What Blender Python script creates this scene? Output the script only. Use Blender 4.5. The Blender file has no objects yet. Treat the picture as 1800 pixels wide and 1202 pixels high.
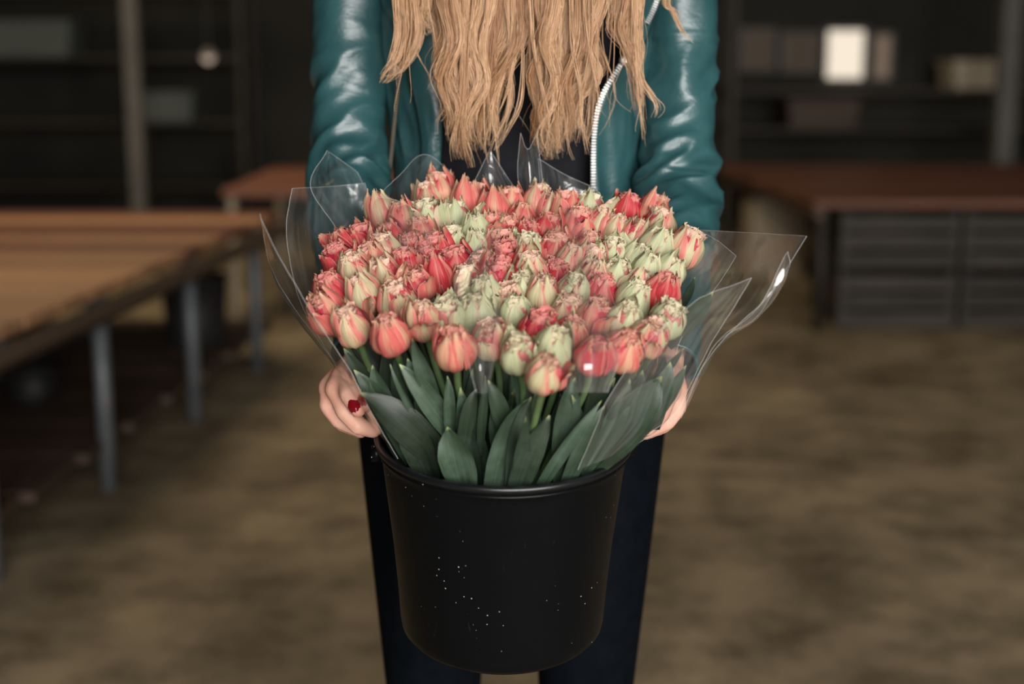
import bpy, bmesh, math, random
import numpy as np
from mathutils import Vector, Matrix, noise as mnoise

random.seed(7)
RNG = np.random.default_rng(7)
SC = bpy.context.scene
COL = SC.collection

# ------------------------------------------------------------------ camera
CAM_H, PITCH, FPX, CX, CY = 1.2, math.radians(11.1), 2500.0, 900.0, 601.0
cam_data = bpy.data.cameras.new('camera')
cam = bpy.data.objects.new('camera', cam_data)
COL.objects.link(cam)
cam.location = (0, 0, CAM_H)
cam.rotation_euler = (math.pi / 2 - PITCH, 0, 0)
cam_data.sensor_width = 36.0
cam_data.lens = 50.0
cam_data.clip_start = 0.05
cam_data.dof.use_dof = True
cam_data.dof.focus_distance = 1.49
cam_data.dof.aperture_fstop = 2.3
SC.camera = cam

# ------------------------------------------------------------------ world, daylight, exposure
world = bpy.data.worlds.new('hall_air')
SC.world = world
world.use_nodes = True
world.node_tree.nodes['Background'].inputs[0].default_value = (0.55, 0.62, 0.66, 1)
world.node_tree.nodes['Background'].inputs[1].default_value = 0.03


def area_light(name, loc, target, sx, sy, energy, color, spread=180):
    d = bpy.data.lights.new(name, 'AREA')
    d.shape = 'RECTANGLE'
    d.size, d.size_y = sx, sy
    d.energy = energy
    d.color = color
    d.spread = math.radians(spread)
    o = bpy.data.objects.new(name, d)
    COL.objects.link(o)
    o.location = loc
    o.rotation_euler = (Vector(target) - Vector(loc)).to_track_quat('-Z', 'Y').to_euler()
    return o


# daylight through the hall's open front, in the plane of the opening behind the camera
area_light('entrance_daylight_offscreen', (1.9, -3.95, 2.1), (1.9, 0.0, 2.1), 4.6, 3.4, 660, (1.0, 0.97, 0.94))
# daylight from the roof above the benches: lit bench tops, shade straight below them
area_light('roof_skylight_offscreen', (-1.9, 6.2, 3.95), (-1.9, 6.2, 0), 1.8, 3.0, 85, (1.0, 0.82, 0.56))

SC.view_settings.view_transform = 'Standard'
SC.view_settings.look = 'None'
SC.view_settings.gamma = 1.0
SC.view_settings.use_curve_mapping = False
SC.view_settings.exposure = 0.0
SC.cycles.transparent_max_bounces = 40
SC.cycles.use_denoising = True

# ------------------------------------------------------------------ geometry helpers
SP, CP = math.sin(PITCH), math.cos(PITCH)


def ray(x, y):
    u, v = (x - CX) / FPX, (y - CY) / FPX
    return np.array([u, CP - v * SP, -SP - v * CP])


def P(x, y, Y):
    """point on the pixel's ray at horizontal distance Y"""
    d = ray(x, y)
    return np.array([0, 0, CAM_H]) + d * (Y / d[1])


def PZ(x, y, z=0.0):
    """point on the pixel's ray at height z"""
    d = ray(x, y)
    return np.array([0, 0, CAM_H]) + d * ((z - CAM_H) / d[2])


def PP(x, y, p0, n):
    """point on the pixel's ray in the plane through p0 with normal n"""
    d = ray(x, y)
    c = np.array([0, 0, CAM_H])
    return c + d * (np.dot(p0 - c, n) / np.dot(d, n))


def cr(pts, n, closed=False):
    """Catmull-Rom resample"""
    p = np.asarray(pts, float)
    if len(p) == 2:
        t = np.linspace(0, 1, n)[:, None]
        return p[0] * (1 - t) + p[1] * t
    q = np.vstack([2 * p[0] - p[1], p, 2 * p[-1] - p[-2]])
    s = np.linspace(0, len(p) - 1, n)
    i = np.minimum(s.astype(int), len(p) - 2)
    t = (s - i)[:, None]
    a, b, c, d = q[i], q[i + 1], q[i + 2], q[i + 3]
    return 0.5 * (2 * b + (c - a) * t + (2 * a - 5 * b + 4 * c - d) * t * t + (3 * b - a - 3 * c + d) * t ** 3)


def nz(v):
    v = np.asarray(v, float)
    return v / max(np.linalg.norm(v), 1e-9)


def mesh(name, V, F, uv=None, smooth=True, colors=None):
    me = bpy.data.meshes.new(name)
    me.from_pydata([tuple(map(float, v)) for v in V], [], [tuple(map(int, f)) for f in F])
    if smooth:
        me.polygons.foreach_set('use_smooth', [True] * len(me.polygons))
    if uv is not None:
        l = me.uv_layers.new(name='UVMap')
        idx = np.empty(len(me.loops), dtype=np.int32)
        me.loops.foreach_get('vertex_index', idx)
        l.data.foreach_set('uv', np.asarray(uv, np.float32)[idx].ravel())
    if colors is not None:
        a = me.color_attributes.new('tint', 'FLOAT_COLOR', 'POINT')
        a.data.foreach_set('color', np.asarray(colors, np.float32).ravel())
    me.update()
    return me


def obj(name, me, mat=None, parent=None, world=True):
    o = bpy.data.objects.new(name, me)
    COL.objects.link(o)
    if mat is not None:
        if len(me.materials) == 0:
            me.materials.append(mat)
        elif me.materials[0] != mat:
            o.material_slots[0].link = 'OBJECT'
            o.material_slots[0].material = mat
    if parent is not None:
        o.parent = parent
        if world:
            o.matrix_parent_inverse = parent_mat(parent).inverted()
    return o


def parent_mat(o):
    m = Matrix.LocRotScale(o.location, o.rotation_euler, o.scale)
    if o.parent is not None:
        m = parent_mat(o.parent) @ o.matrix_parent_inverse @ m
    return m


def empty(name, loc=(0, 0, 0), rot=None):
    o = bpy.data.objects.new(name, None)
    o.empty_display_size = 0.05
    COL.objects.link(o)
    o.location = loc
    if rot is not None:
        o.rotation_euler = rot
    return o


def tag(o, label, cat, group=None, kind=None):
    o['label'] = label
    o['category'] = cat
    if group:
        o['group'] = group
    if kind:
        o['kind'] = kind
    return o


def grid(p, closed_u=False):
    """p[nv][nu][3] -> V, F, UV"""
    nv, nu = p.shape[:2]
    V = p.reshape(-1, 3)
    F = []
    for j in range(nv - 1):
        for i in range(nu if closed_u else nu - 1):
            k = (i + 1) % nu
            F.append((j * nu + i, j * nu + k, (j + 1) * nu + k, (j + 1) * nu + i))
    uu, vv = np.meshgrid(np.linspace(0, 1, nu), np.linspace(0, 1, nv))
    return V, F, np.stack([uu.ravel(), vv.ravel()], 1)


def merge(parts):
    V, F, U, n = [], [], [], 0
    for v, f, u in parts:
        V.append(v); U.append(u)
        F += [tuple(a + n for a in x) for x in f]
        n += len(v)
    return np.vstack(V), F, np.vstack(U)


def frames(path):
    path = np.asarray(path, float)
    T = np.gradient(path, axis=0)
    T /= np.linalg.norm(T, axis=1)[:, None] + 1e-12
    ref = np.array([0, 1.0, 0]) if abs(T[0][1]) < 0.8 else np.array([1.0, 0, 0])
    N = np.zeros_like(path)
    n = ref - T[0] * np.dot(ref, T[0])
    for i in range(len(path)):
        n = n - T[i] * np.dot(n, T[i])
        n = n / (np.linalg.norm(n) + 1e-12)
        N[i] = n
    return T, N, np.cross(T, N)


def tube(path, radii, seg=12, caps=True):
    path = np.asarray(path, float)
    r = np.full(len(path), radii) if np.isscalar(radii) else np.asarray(radii, float)
    T, N, B = frames(path)
    a = np.linspace(0, 2 * math.pi, seg, endpoint=False)
    p = path[:, None, :] + r[:, None, None] * (np.cos(a)[None, :, None] * N[:, None, :] + np.sin(a)[None, :, None] * B[:, None, :])
    V, F, U = grid(p, True)
    if caps:
        F.append(tuple(range(seg))[::-1])
        F.append(tuple(range((len(path) - 1) * seg, len(path) * seg)))
    return V, F, U


def lathe(profile, seg=64):
    pr = np.asarray(profile, float)
    a = np.linspace(0, 2 * math.pi, seg, endpoint=False)
    p = np.stack([pr[:, None, 0] * np.cos(a), pr[:, None, 0] * np.sin(a), np.repeat(pr[:, None, 1], seg, 1)], 2)
    return grid(p, True)


def box(x0, x1, y0, y1, z0, z1, bev=0.0):
    """box with chamfered edges"""
    bm = bmesh.new()
    bmesh.ops.create_cube(bm, size=1)
    bmesh.ops.scale(bm, vec=(x1 - x0, y1 - y0, z1 - z0), verts=bm.verts)
    bmesh.ops.translate(bm, vec=((x0 + x1) / 2, (y0 + y1) / 2, (z0 + z1) / 2), verts=bm.verts)
    if bev > 0:
        bmesh.ops.bevel(bm, geom=bm.edges[:], offset=bev, segments=1, affect='EDGES')
    bm.verts.index_update()
    V = np.array([v.co[:] for v in bm.verts])
    F = [tuple(v.index for v in f.verts) for f in bm.faces]
    bm.free()
    return V, F, np.zeros((len(V), 2))


def box_mesh(name, *a, **k):
    V, F, U = box(*a, **k)
    return mesh(name, V, F, smooth=False)


def nse(p, s=1.0, o=0.0):
    return mnoise.noise(Vector((p[0] * s + o, p[1] * s + o * 0.7, p[2] * s - o)))


# ------------------------------------------------------------------ materials
def material(name, color=(0.5, 0.5, 0.5), rough=0.5, spec=0.5, metal=0.0):
    m = bpy.data.materials.new(name)
    m.use_nodes = True
    b = m.node_tree.nodes['Principled BSDF']
    b.inputs['Base Color'].default_value = (*color, 1)
    b.inputs['Roughness'].default_value = rough
    b.inputs['Specular IOR Level'].default_value = spec
    b.inputs['Metallic'].default_value = metal
    return m


class NT:
    def __init__(self, m):
        self.m, self.t = m, m.node_tree
        self.b = self.t.nodes.get('Principled BSDF')
        self.out = self.t.nodes.get('Material Output')

    def n(self, typ, **kw):
        x = self.t.nodes.new(typ)
        for k, v in kw.items():
            if k in x.inputs:
                x.inputs[k].default_value = v
            else:
                setattr(x, k, v)
        return x

    def l(self, a, b):
        self.t.links.new(a, b)

    def coord(self, kind='Object'):
        return self.n('ShaderNodeTexCoord').outputs[kind]

    def noise(self, vec, scale, detail=4, rough=0.55, dist=0.0):
        x = self.n('ShaderNodeTexNoise')
        x.inputs['Scale'].default_value = scale
        x.inputs['Detail'].default_value = detail
        x.inputs['Roughness'].default_value = rough
        x.inputs['Distortion'].default_value = dist
        if vec is not None:
            self.l(vec, x.inputs['Vector'])
        return x.outputs['Fac']

    def ramp(self, fac, stops, interp='LINEAR'):
        x = self.n('ShaderNodeValToRGB')
        x.color_ramp.interpolation = interp
        e = x.color_ramp.elements
        while len(e) < len(stops):
            e.new(0.5)
        for k, (pos, c) in enumerate(stops):
            e[k].position = pos
            e[k].color = (*c, 1) if len(c) == 3 else c
        self.l(fac, x.inputs['Fac'])
        return x.outputs['Color']

    def math(self, op, a, b=None, c=None, clamp=False):
        x = self.n('ShaderNodeMath', operation=op)
        x.use_clamp = clamp
        for k, v in enumerate((a, b, c)):
            if v is None:
                continue
            if isinstance(v, (int, float)):
                x.inputs[k].default_value = v
            else:
                self.l(v, x.inputs[k])
        return x.outputs[0]

    def mix(self, fac, a, b, mode='MIX'):
        x = self.n('ShaderNodeMix', data_type='RGBA', blend_type=mode)
        for sock, v in ((x.inputs[0], fac), (x.inputs[6], a), (x.inputs[7], b)):
            if isinstance(v, (int, float)):
                sock.default_value = v
            elif isinstance(v, tuple):
                sock.default_value = (*v, 1)
            else:
                self.l(v, sock)
        return x.outputs[2]

    def scale(self, vec, s):
        x = self.n('ShaderNodeMapping')
        x.inputs['Scale'].default_value = s
        self.l(vec, x.inputs['Vector'])
        return x.outputs[0]

    def bump(self, h, strength=0.3, dist=0.002):
        x = self.n('ShaderNodeBump')
        x.inputs['Strength'].default_value = strength
        x.inputs['Distance'].default_value = dist
        self.l(h, x.inputs['Height'])
        self.l(x.outputs[0], self.b.inputs['Normal'])

    def base(self, c):
        self.l(c, self.b.inputs['Base Color'])

    def rough(self, c):
        self.l(c, self.b.inputs['Roughness'])


def mottled(name, c1, c2, scale=6, rough=0.6, spec=0.4, bump=0.0, bscale=40, metal=0.0, detail=4):
    m = material(name, c1, rough, spec, metal)
    t = NT(m)
    co = t.coord()
    t.base(t.ramp(t.noise(co, scale, detail), [(0.3, c1), (0.7, c2)]))
    if bump:
        t.bump(t.noise(co, bscale, 5), bump)
    return m


M = {}
# floor: worn brown concrete with earth stains
m = material('floor_concrete', (0.2, 0.16, 0.11), 0.75, 0.25)
t = NT(m); co = t.coord()
a = t.ramp(t.noise(co, 1.1, 5, 0.6), [(0.28, (0.17, 0.128, 0.080)), (0.75, (0.42, 0.33, 0.205))])
b2 = t.ramp(t.noise(co, 4.6, 6, 0.62), [(0.36, (0.34, 0.33, 0.31)), (0.60, (1, 1, 1))])
c = t.mix(0.8, a, b2, 'MULTIPLY')
d = t.ramp(t.noise(co, 9.0, 2), [(0.68, (0, 0, 0)), (0.75, (1, 1, 1))])
c = t.mix(t.math('MULTIPLY', d, 0.5), c, (0.33, 0.20, 0.10))
t.base(c)
t.bump(t.noise(co, 60, 5), 0.3, 0.004)
M['floor'] = m
M['wall'] = mottled('dark_wall', (0.022, 0.021, 0.018), (0.04, 0.037, 0.03), 1.2, 0.9, 0.15)
M['ceiling'] = mottled('dark_ceiling', (0.02, 0.019, 0.017), (0.035, 0.03, 0.026), 0.8, 0.9, 0.15)


def wood(name, c1, c2, rough=0.6):
    m = material(name, c1, rough, 0.3)
    t = NT(m); co = t.coord()
    r = t.n('ShaderNodeObjectInfo').outputs['Random']
    g = t.noise(t.scale(co, (1.5, 22, 8)), 3, 5, 0.6, 0.4)
    col = t.ramp(g, [(0.3, c1), (0.7, c2)])
    v = t.math('MULTIPLY_ADD', r, 0.55, 0.7)
    hsv = t.n('ShaderNodeHueSaturation')
    t.l(v, hsv.inputs['Value']); t.l(col, hsv.inputs['Color'])
    t.base(hsv.outputs[0])
    t.bump(g, 0.2, 0.002)
    return m


M['wood'] = wood('bench_wood', (0.36, 0.175, 0.085), (0.58, 0.32, 0.165))
M['wood_red'] = wood('reddish_bench_wood', (0.15, 0.056, 0.034), (0.23, 0.095, 0.058))
M['wood_dark'] = wood('dark_wood', (0.05, 0.032, 0.022), (0.085, 0.055, 0.037))
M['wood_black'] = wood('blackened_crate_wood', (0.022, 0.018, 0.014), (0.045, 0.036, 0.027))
M['steel'] = mottled('galvanised_steel', (0.10, 0.11, 0.12), (0.16, 0.17, 0.18), 14, 0.55, 0.5, metal=0.35)
M['post'] = mottled('grey_painted_post', (0.10, 0.095, 0.085), (0.14, 0.13, 0.115), 4, 0.8, 0.2)
M['card'] = mottled('beige_cardboard', (0.40, 0.33, 0.24), (0.50, 0.42, 0.31), 3, 0.85, 0.2)
M['greengrey'] = mottled('green_grey_plastic', (0.075, 0.085, 0.075), (0.11, 0.12, 0.105), 3, 0.6, 0.3)
M['plastic_far'] = mottled('dull_black_plastic', (0.010, 0.010, 0.010), (0.018, 0.018, 0.017), 6, 0.55, 0.3)


def emitter(name, col, s):
    m = bpy.data.materials.new(name)
    m.use_nodes = True
    t = NT(m)
    t.t.nodes.remove(t.b)
    e = t.n('ShaderNodeEmission')
    e.inputs[0].default_value = (*col, 1)
    e.inputs[1].default_value = s
    t.l(e.outputs[0], t.out.inputs[0])
    return m


M['pane_bright'] = emitter('daylit_pane', (1.0, 0.87, 0.70), 0.95)
M['pane_dim'] = emitter('dim_daylit_pane', (1.0, 0.72, 0.52), 0.17)
M['pane_faint'] = emitter('faint_daylit_pane', (1.0, 0.74, 0.55), 0.055)
M['bulb'] = emitter('lamp_bulb_glow', (1.0, 0.74, 0.58), 0.62)

# bucket plastic: black with dust specks and scuffs
m = material('bucket_black_plastic', (0.003, 0.0035, 0.004), 0.42, 0.16)
t = NT(m); co = t.coord()
vo = t.n('ShaderNodeTexVoronoi'); vo.inputs['Scale'].default_value = 135
t.l(co, vo.inputs['Vector'])
speck = t.math('LESS_THAN', vo.outputs['Distance'], 0.085)
patch = t.ramp(t.noise(co, 11, 3), [(0.535, (0, 0, 0)), (0.61, (1, 1, 1))])
speck = t.math('MULTIPLY', speck, patch)
scr = t.ramp(t.noise(t.scale(co, (1, 1, 0.25)), 120, 3, 0.6, 1.5), [(0.66, (0, 0, 0)), (0.8, (1, 1, 1))])
scr = t.math('MULTIPLY', scr, t.ramp(t.noise(co, 7, 2), [(0.52, (0, 0, 0)), (0.66, (1, 1, 1))]))
c = t.mix(t.math('MULTIPLY', scr, 0.22), (0.0028, 0.0034, 0.0042), (0.25, 0.26, 0.26))
c = t.mix(speck, c, (0.62, 0.62, 0.6))
t.base(c)
t.rough(t.math('MULTIPLY_ADD', t.noise(co, 25, 4), 0.16, 0.24))
M['bucket'] = m
M['bucket_rim'] = mottled('bucket_rim_plastic', (0.004, 0.005, 0.006), (0.007, 0.008, 0.009), 40, 0.3, 0.5)

# leather
def leather(name, c1, c2, r0=0.30):
    m = material(name, c1, 0.36, 0.7)
    t = NT(m); co = t.coord()
    n1 = t.noise(co, 9, 4)
    t.base(t.ramp(n1, [(0.3, c1), (0.72, c2)]))
    t.rough(t.math('MULTIPLY_ADD', t.noise(co, 30, 4), 0.22, r0))
    h = t.math('ADD', t.math('MULTIPLY', t.noise(co, 420, 3), 0.25), t.noise(t.scale(co, (1, 1, 2.2)), 38, 4, 0.6, 0.8))
    t.bump(h, 0.28, 0.004)
    return m


M['leather'] = leather('teal_leather', (0.015, 0.060, 0.066), (0.030, 0.098, 0.106), 0.24)
M['shirt'] = mottled('black_knit_top', (0.006, 0.0065, 0.009), (0.011, 0.011, 0.015), 30, 0.85, 0.2, 0.3, 300)
M['trousers'] = mottled('black_denim', (0.0016, 0.0028, 0.0045), (0.003, 0.0046, 0.007), 40, 0.8, 0.05, 0.3, 500)
M['boot'] = mottled('black_boot_leather', (0.010, 0.010, 0.010), (0.018, 0.017, 0.016), 20, 0.4, 0.5)
M['silver'] = material('silver_zip_metal', (0.72, 0.72, 0.70), 0.35, 0.5, 0.75)
M['brass'] = material('antique_brass_zip_metal', (0.42, 0.31, 0.2), 0.4, 0.5, 0.7)
M['tape'] = material('dark_zip_tape', (0.02, 0.04, 0.045), 0.7, 0.3)
M['nail'] = material('dark_red_nail_lacquer', (0.22, 0.004, 0.010), 0.08, 0.7)
m = material('skin', (0.60, 0.33, 0.25), 0.48, 0.4)
t = NT(m); co = t.coord()
t.base(t.ramp(t.noise(co, 28, 4), [(0.3, (0.66, 0.31, 0.225)), (0.7, (0.76, 0.45, 0.34))]))
t.b.inputs['Subsurface Weight'].default_value = 0.15
t.b.inputs['Subsurface Radius'].default_value = (0.008, 0.003, 0.002)
t.b.inputs['Subsurface Scale'].default_value = 0.6
t.bump(t.noise(t.scale(co, (1, 1, 1)), 260, 4), 0.15, 0.002)
M['skin'] = m
m = material('strawberry_blonde_hair', (0.6, 0.35, 0.17), 0.32, 0.6)
t = NT(m)
at = t.n('ShaderNodeAttribute'); at.attribute_name = 'tint'
t.base(at.outputs['Color'])
M['hair'] = m
M['eye'] = material('eye_white', (0.7, 0.7, 0.68), 0.2, 0.5)

def translucent(t, col, k):
    tl = t.n('ShaderNodeBsdfTranslucent')
    t.l(col, tl.inputs['Color'])
    mx = t.n('ShaderNodeMixShader'); mx.inputs[0].default_value = k
    t.l(t.b.outputs[0], mx.inputs[1]); t.l(tl.outputs[0], mx.inputs[2])
    t.l(mx.outputs[0], t.out.inputs[0])


# petals: coloured edges with a pale green flame up the middle, uv.x across, uv.y along
def petal(name, edge, mid, base, flame, dark=0.0):
    m = material(name, edge, 0.46, 0.35)
    t = NT(m)
    uv = t.coord('UV')
    s = t.n('ShaderNodeSeparateXYZ'); t.l(uv, s.inputs[0])
    rnd = t.n('ShaderNodeObjectInfo').outputs['Random']
    across = t.math('ABSOLUTE', t.math('SUBTRACT', s.outputs[0], 0.5))        # 0 centre .. 0.5 edge
    wob = t.n('ShaderNodeTexNoise', noise_dimensions='4D')
    wob.inputs['Scale'].default_value = 1.0; wob.inputs['Detail'].default_value = 4
    t.l(t.scale(uv, (15, 2.2, 1)), wob.inputs['Vector'])
    t.l(t.math('MULTIPLY', rnd, 60.0), wob.inputs['W'])
    f = t.math('ADD', across, t.math('MULTIPLY', t.math('SUBTRACT', wob.outputs['Fac'], 0.5), 0.95))
    f = t.math('ADD', f, t.math('MULTIPLY', t.math('SUBTRACT', rnd, 0.5), 0.22))
    col = t.ramp(f, [(max(flame - 0.16, 0.0), mid), (flame + 0.14, edge)])
    lowf = t.math('ADD', s.outputs[1], t.math('MULTIPLY', t.math('SUBTRACT', wob.outputs['Fac'], 0.5), 0.5))
    col = t.mix(t.ramp(lowf, [(0.06, (1, 1, 1)), (0.36, (0, 0, 0))]), col, base)
    tip = t.ramp(s.outputs[1], [(0.86, (0, 0, 0)), (1.0, (1, 1, 1))])
    col = t.mix(t.math('MULTIPLY', tip, 0.55), col, (0.66, 0.58, 0.36))
    rim = t.ramp(across, [(0.44, (0, 0, 0)), (0.5, (1, 1, 1))])
    col = t.mix(t.math('MULTIPLY', rim, 0.45), col, (0.78, 0.56, 0.44))
    # fine veins
    v = t.n('ShaderNodeTexNoise'); v.inputs['Scale'].default_value = 1.0; v.inputs['Detail'].default_value = 3
    t.l(t.scale(uv, (46, 2.0, 1)), v.inputs['Vector'])
    col = t.mix(0.55, col, t.ramp(v.outputs['Fac'], [(0.3, (0.66, 0.62, 0.6)), (0.65, (1, 1, 1))]), 'MULTIPLY')
    t.base(col)
    t.b.inputs['Subsurface Weight'].default_value = 0.12
    t.b.inputs['Subsurface Radius'].default_value = (0.004, 0.002, 0.0015)
    t.b.inputs['Subsurface Scale'].default_value = 0.6
    t.bump(v.outputs['Fac'], 0.35, 0.001)
    translucent(t, col, 0.22)
    return m


M['petal_r'] = petal('red_petal', (0.60, 0.050, 0.062), (0.72, 0.235, 0.195), (0.50, 0.075, 0.08), 0.02)
M['petal_c'] = petal('coral_petal', (0.72, 0.165, 0.145), (0.74, 0.42, 0.27), (0.60, 0.145, 0.14), 0.10)
M['petal_p'] = petal('pink_and_green_petal', (0.72, 0.215, 0.185), (0.66, 0.60, 0.36), (0.56, 0.36, 0.24), 0.22)
M['petal_g'] = petal('pale_green_petal', (0.70, 0.43, 0.32), (0.60, 0.64, 0.39), (0.44, 0.50, 0.25), 0.44)


def ruffle(name, deep, pale):
    m = material(name, deep, 0.5, 0.3)
    t = NT(m)
    uv = t.coord('UV')
    s = t.n('ShaderNodeSeparateXYZ'); t.l(uv, s.inputs[0])
    n = t.noise(t.coord(), 260, 3)
    f = t.math('ADD', s.outputs[1], t.math('MULTIPLY', t.math('SUBTRACT', n, 0.5), 0.8))
    md = tuple(a * .45 + b * .55 for a, b in zip(deep, pale))
    col = t.ramp(f, [(0.36, deep), (0.55, md), (0.80, pale)])
    t.base(col)
    translucent(t, col, 0.4)
    return m


M['ruffle_r'] = ruffle('crimson_inner_petals', (0.55, 0.02, 0.06), (0.88, 0.38, 0.34))
M['ruffle_c'] = ruffle('coral_inner_petals', (0.62, 0.05, 0.08), (0.90, 0.52, 0.42))
M['ruffle_p'] = ruffle('pink_inner_petals', (0.66, 0.09, 0.11), (0.90, 0.68, 0.54))
M['ruffle_g'] = ruffle('cream_inner_petals', (0.66, 0.22, 0.20), (0.84, 0.78, 0.58))


def leafmat(name, c1, c2, tipc):
    m = material(name, c1, 0.42, 0.45)
    t = NT(m)
    uv = t.coord('UV')
    s = t.n('ShaderNodeSeparateXYZ'); t.l(uv, s.inputs[0])
    rnd = t.n('ShaderNodeObjectInfo').outputs['Random']
    g = t.noise(t.scale(uv, (30, 1.6, 1)), 1.0, 4)
    col = t.ramp(g, [(0.3, c1), (0.7, c2)])
    col = t.mix(t.math('MULTIPLY', t.ramp(t.noise(t.coord(), 22, 4), [(0.45, (0, 0, 0)), (0.7, (1, 1, 1))]), 0.35), col, (0.13, 0.19, 0.15))
    tip = t.ramp(s.outputs[1], [(0.93, (0, 0, 0)), (1.0, (1, 1, 1))])
    col = t.mix(tip, col, tipc)
    hsv = t.n('ShaderNodeHueSaturation')
    t.l(t.math('MULTIPLY_ADD', rnd, 0.95, 0.42), hsv.inputs['Value'])
    t.l(t.math('MULTIPLY_ADD', rnd, 0.03, 0.485), hsv.inputs['Hue'])
    t.l(col, hsv.inputs['Color'])
    t.base(hsv.outputs[0])
    t.rough(t.math('MULTIPLY_ADD', g, 0.2, 0.33))
    t.bump(g, 0.25, 0.001)
    return m


M['leaf'] = leafmat('tulip_leaf_green', (0.014, 0.030, 0.017), (0.048, 0.076, 0.044), (0.40, 0.44, 0.20))
M['stem'] = mottled('pale_tulip_stem', (0.06, 0.11, 0.04), (0.11, 0.17, 0.07), 30, 0.5, 0.4)

# cellophane: clear film with mirror-like sheen and a little haze
def film(name, haze, gloss, tint=(0.97, 0.98, 0.98)):
    m = bpy.data.materials.new(name)
    m.use_nodes = True
    t = NT(m)
    t.t.nodes.remove(t.b)
    tr = t.n('ShaderNodeBsdfTransparent'); tr.inputs[0].default_value = (*tint, 1)
    gl = t.n('ShaderNodeBsdfGlossy'); gl.inputs['Roughness'].default_value = 0.12
    gl.inputs['Color'].default_value = (1, 1, 1, 1)
    df = t.n('ShaderNodeBsdfDiffuse'); df.inputs['Color'].default_value = (0.8, 0.83, 0.84, 1)
    tl = t.n('ShaderNodeBsdfTranslucent'); tl.inputs['Color'].default_value = (0.8, 0.83, 0.84, 1)
    co = t.coord()
    nn = t.n('ShaderNodeTexNoise'); nn.inputs['Scale'].default_value = 16; nn.inputs['Detail'].default_value = 4
    nn.inputs['Distortion'].default_value = 1.2
    t.l(co, nn.inputs['Vector'])
    bp = t.n('ShaderNodeBump'); bp.inputs['Strength'].default_value = 0.35; bp.inputs['Distance'].default_value = 0.004
    t.l(nn.outputs['Fac'], bp.inputs['Height'])
    t.l(bp.outputs[0], gl.inputs['Normal'])
    lw = t.n('ShaderNodeLayerWeight'); lw.inputs['Blend'].default_value = 0.5
    fr = t.math('MULTIPLY_ADD', t.math('POWER', lw.outputs['Facing'], 4.0), 0.9, 0.085)
    hz = t.n('ShaderNodeMixShader'); hz.inputs[0].default_value = 0.4
    t.l(df.outputs[0], hz.inputs[1]); t.l(tl.outputs[0], hz.inputs[2])
    a = t.n('ShaderNodeMixShader')
    streak = t.ramp(t.noise(t.scale(t.coord('UV'), (9, 1.3, 1)), 1.0, 5, 0.6, 0.6), [(0.42, (0.35, 0.35, 0.35)), (0.72, (1.9, 1.9, 1.9))])
    hzf = t.math('MULTIPLY', streak, haze)
    t.l(hzf, a.inputs[0])
    t.l(tr.outputs[0], a.inputs[1]); t.l(hz.outputs[0], a.inputs[2])
    b = t.n('ShaderNodeMixShader')
    t.l(t.math('MULTIPLY', fr, gloss, clamp=True), b.inputs[0])
    t.l(a.outputs[0], b.inputs[1]); t.l(gl.outputs[0], b.inputs[2])
    t.l(b.outputs[0], t.out.inputs[0])
    return m


M['film'] = film('clear_cellophane', 0.075, 0.9)

# ================================================================== the setting
def struct(name, me, mat, parent=None):
    o = obj(name, me, mat, parent)
    if parent is None:
        o['kind'] = 'structure'
    return o


HX0, HX1, HY0, HY1, HZ = -5.5, 5.5, -4.0, 11.0, 4.0
f = struct('floor', box_mesh('floor', HX0 - .1, HX1 + .1, HY0, HY1 + .1, -0.1, 0), M['floor'])
tag(f, 'worn brown concrete floor with earth stains', 'floor', kind='structure')
for nm, b, lab in (('wall_back', (HX0, HX1, HY1, HY1 + .1, 0, HZ), 'dark back wall of the hall'),
                   ('wall_left', (HX0 - .1, HX0, HY0, HY1 + .1, 0, HZ), 'dark side wall behind the wooden benches'),
                   ('wall_right', (HX1, HX1 + .1, HY0, HY1 + .1, 0, HZ), 'dark side wall behind the stacked crates')):
    tag(struct(nm, box_mesh(nm, *b), M['wall']), lab, 'wall', kind='structure')
tag(struct('ceiling', box_mesh('ceiling', HX0 - .1, HX1 + .1, HY0, HY1 + .1, HZ, HZ + .1), M['ceiling']), 'dark roof of the hall', 'ceiling', kind='structure')

# windows in the back wall
def window(n, x, y, w, h, mat, label, cols=1):
    c = P(x, y, HY1)
    ww, hh = w * HY1 / FPX / 2, h * HY1 / FPX / 2
    t = 0.03
    parts = [box(c[0] - ww - t, c[0] + ww + t, HY1 - .05, HY1 + .02, c[2] + hh, c[2] + hh + t),
             box(c[0] - ww - t, c[0] + ww + t, HY1 - .05, HY1 + .02, c[2] - hh - t, c[2] - hh),
             box(c[0] - ww - t, c[0] - ww, HY1 - .05, HY1 + .02, c[2] - hh, c[2] + hh),
             box(c[0] + ww, c[0] + ww + t, HY1 - .05, HY1 + .02, c[2] - hh, c[2] + hh)]
    V, F, U = merge(parts)
    fr = struct('window_%d' % n, mesh('window_frame', V, F, smooth=False), M['post'])
    tag(fr, label, 'window', kind='structure')
    for k in range(cols):
        x0 = c[0] - ww + 2 * ww * k / cols
        x1 = c[0] - ww + 2 * ww * (k + 1) / cols
        obj('pane', box_mesh('pane', x0 + .008 * (k > 0), x1, HY1 - .02, HY1 - .012, c[2] - hh, c[2] + hh), mat, fr)


window(1, 1484, 96, 62, 80, M['pane_bright'], 'brightest small window glowing cream in the back wall')
window(2, 1549, 100, 26, 70, M['pane_dim'], 'narrow dim window beside the bright cream window')
window(3, 1405, 92, 56, 56, M['pane_faint'], 'faint warm window with two panes in the back wall', 2)
window(4, 1330, 88, 50, 60, M['pane_faint'], 'faint square window nearest the teal sleeve')

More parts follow.
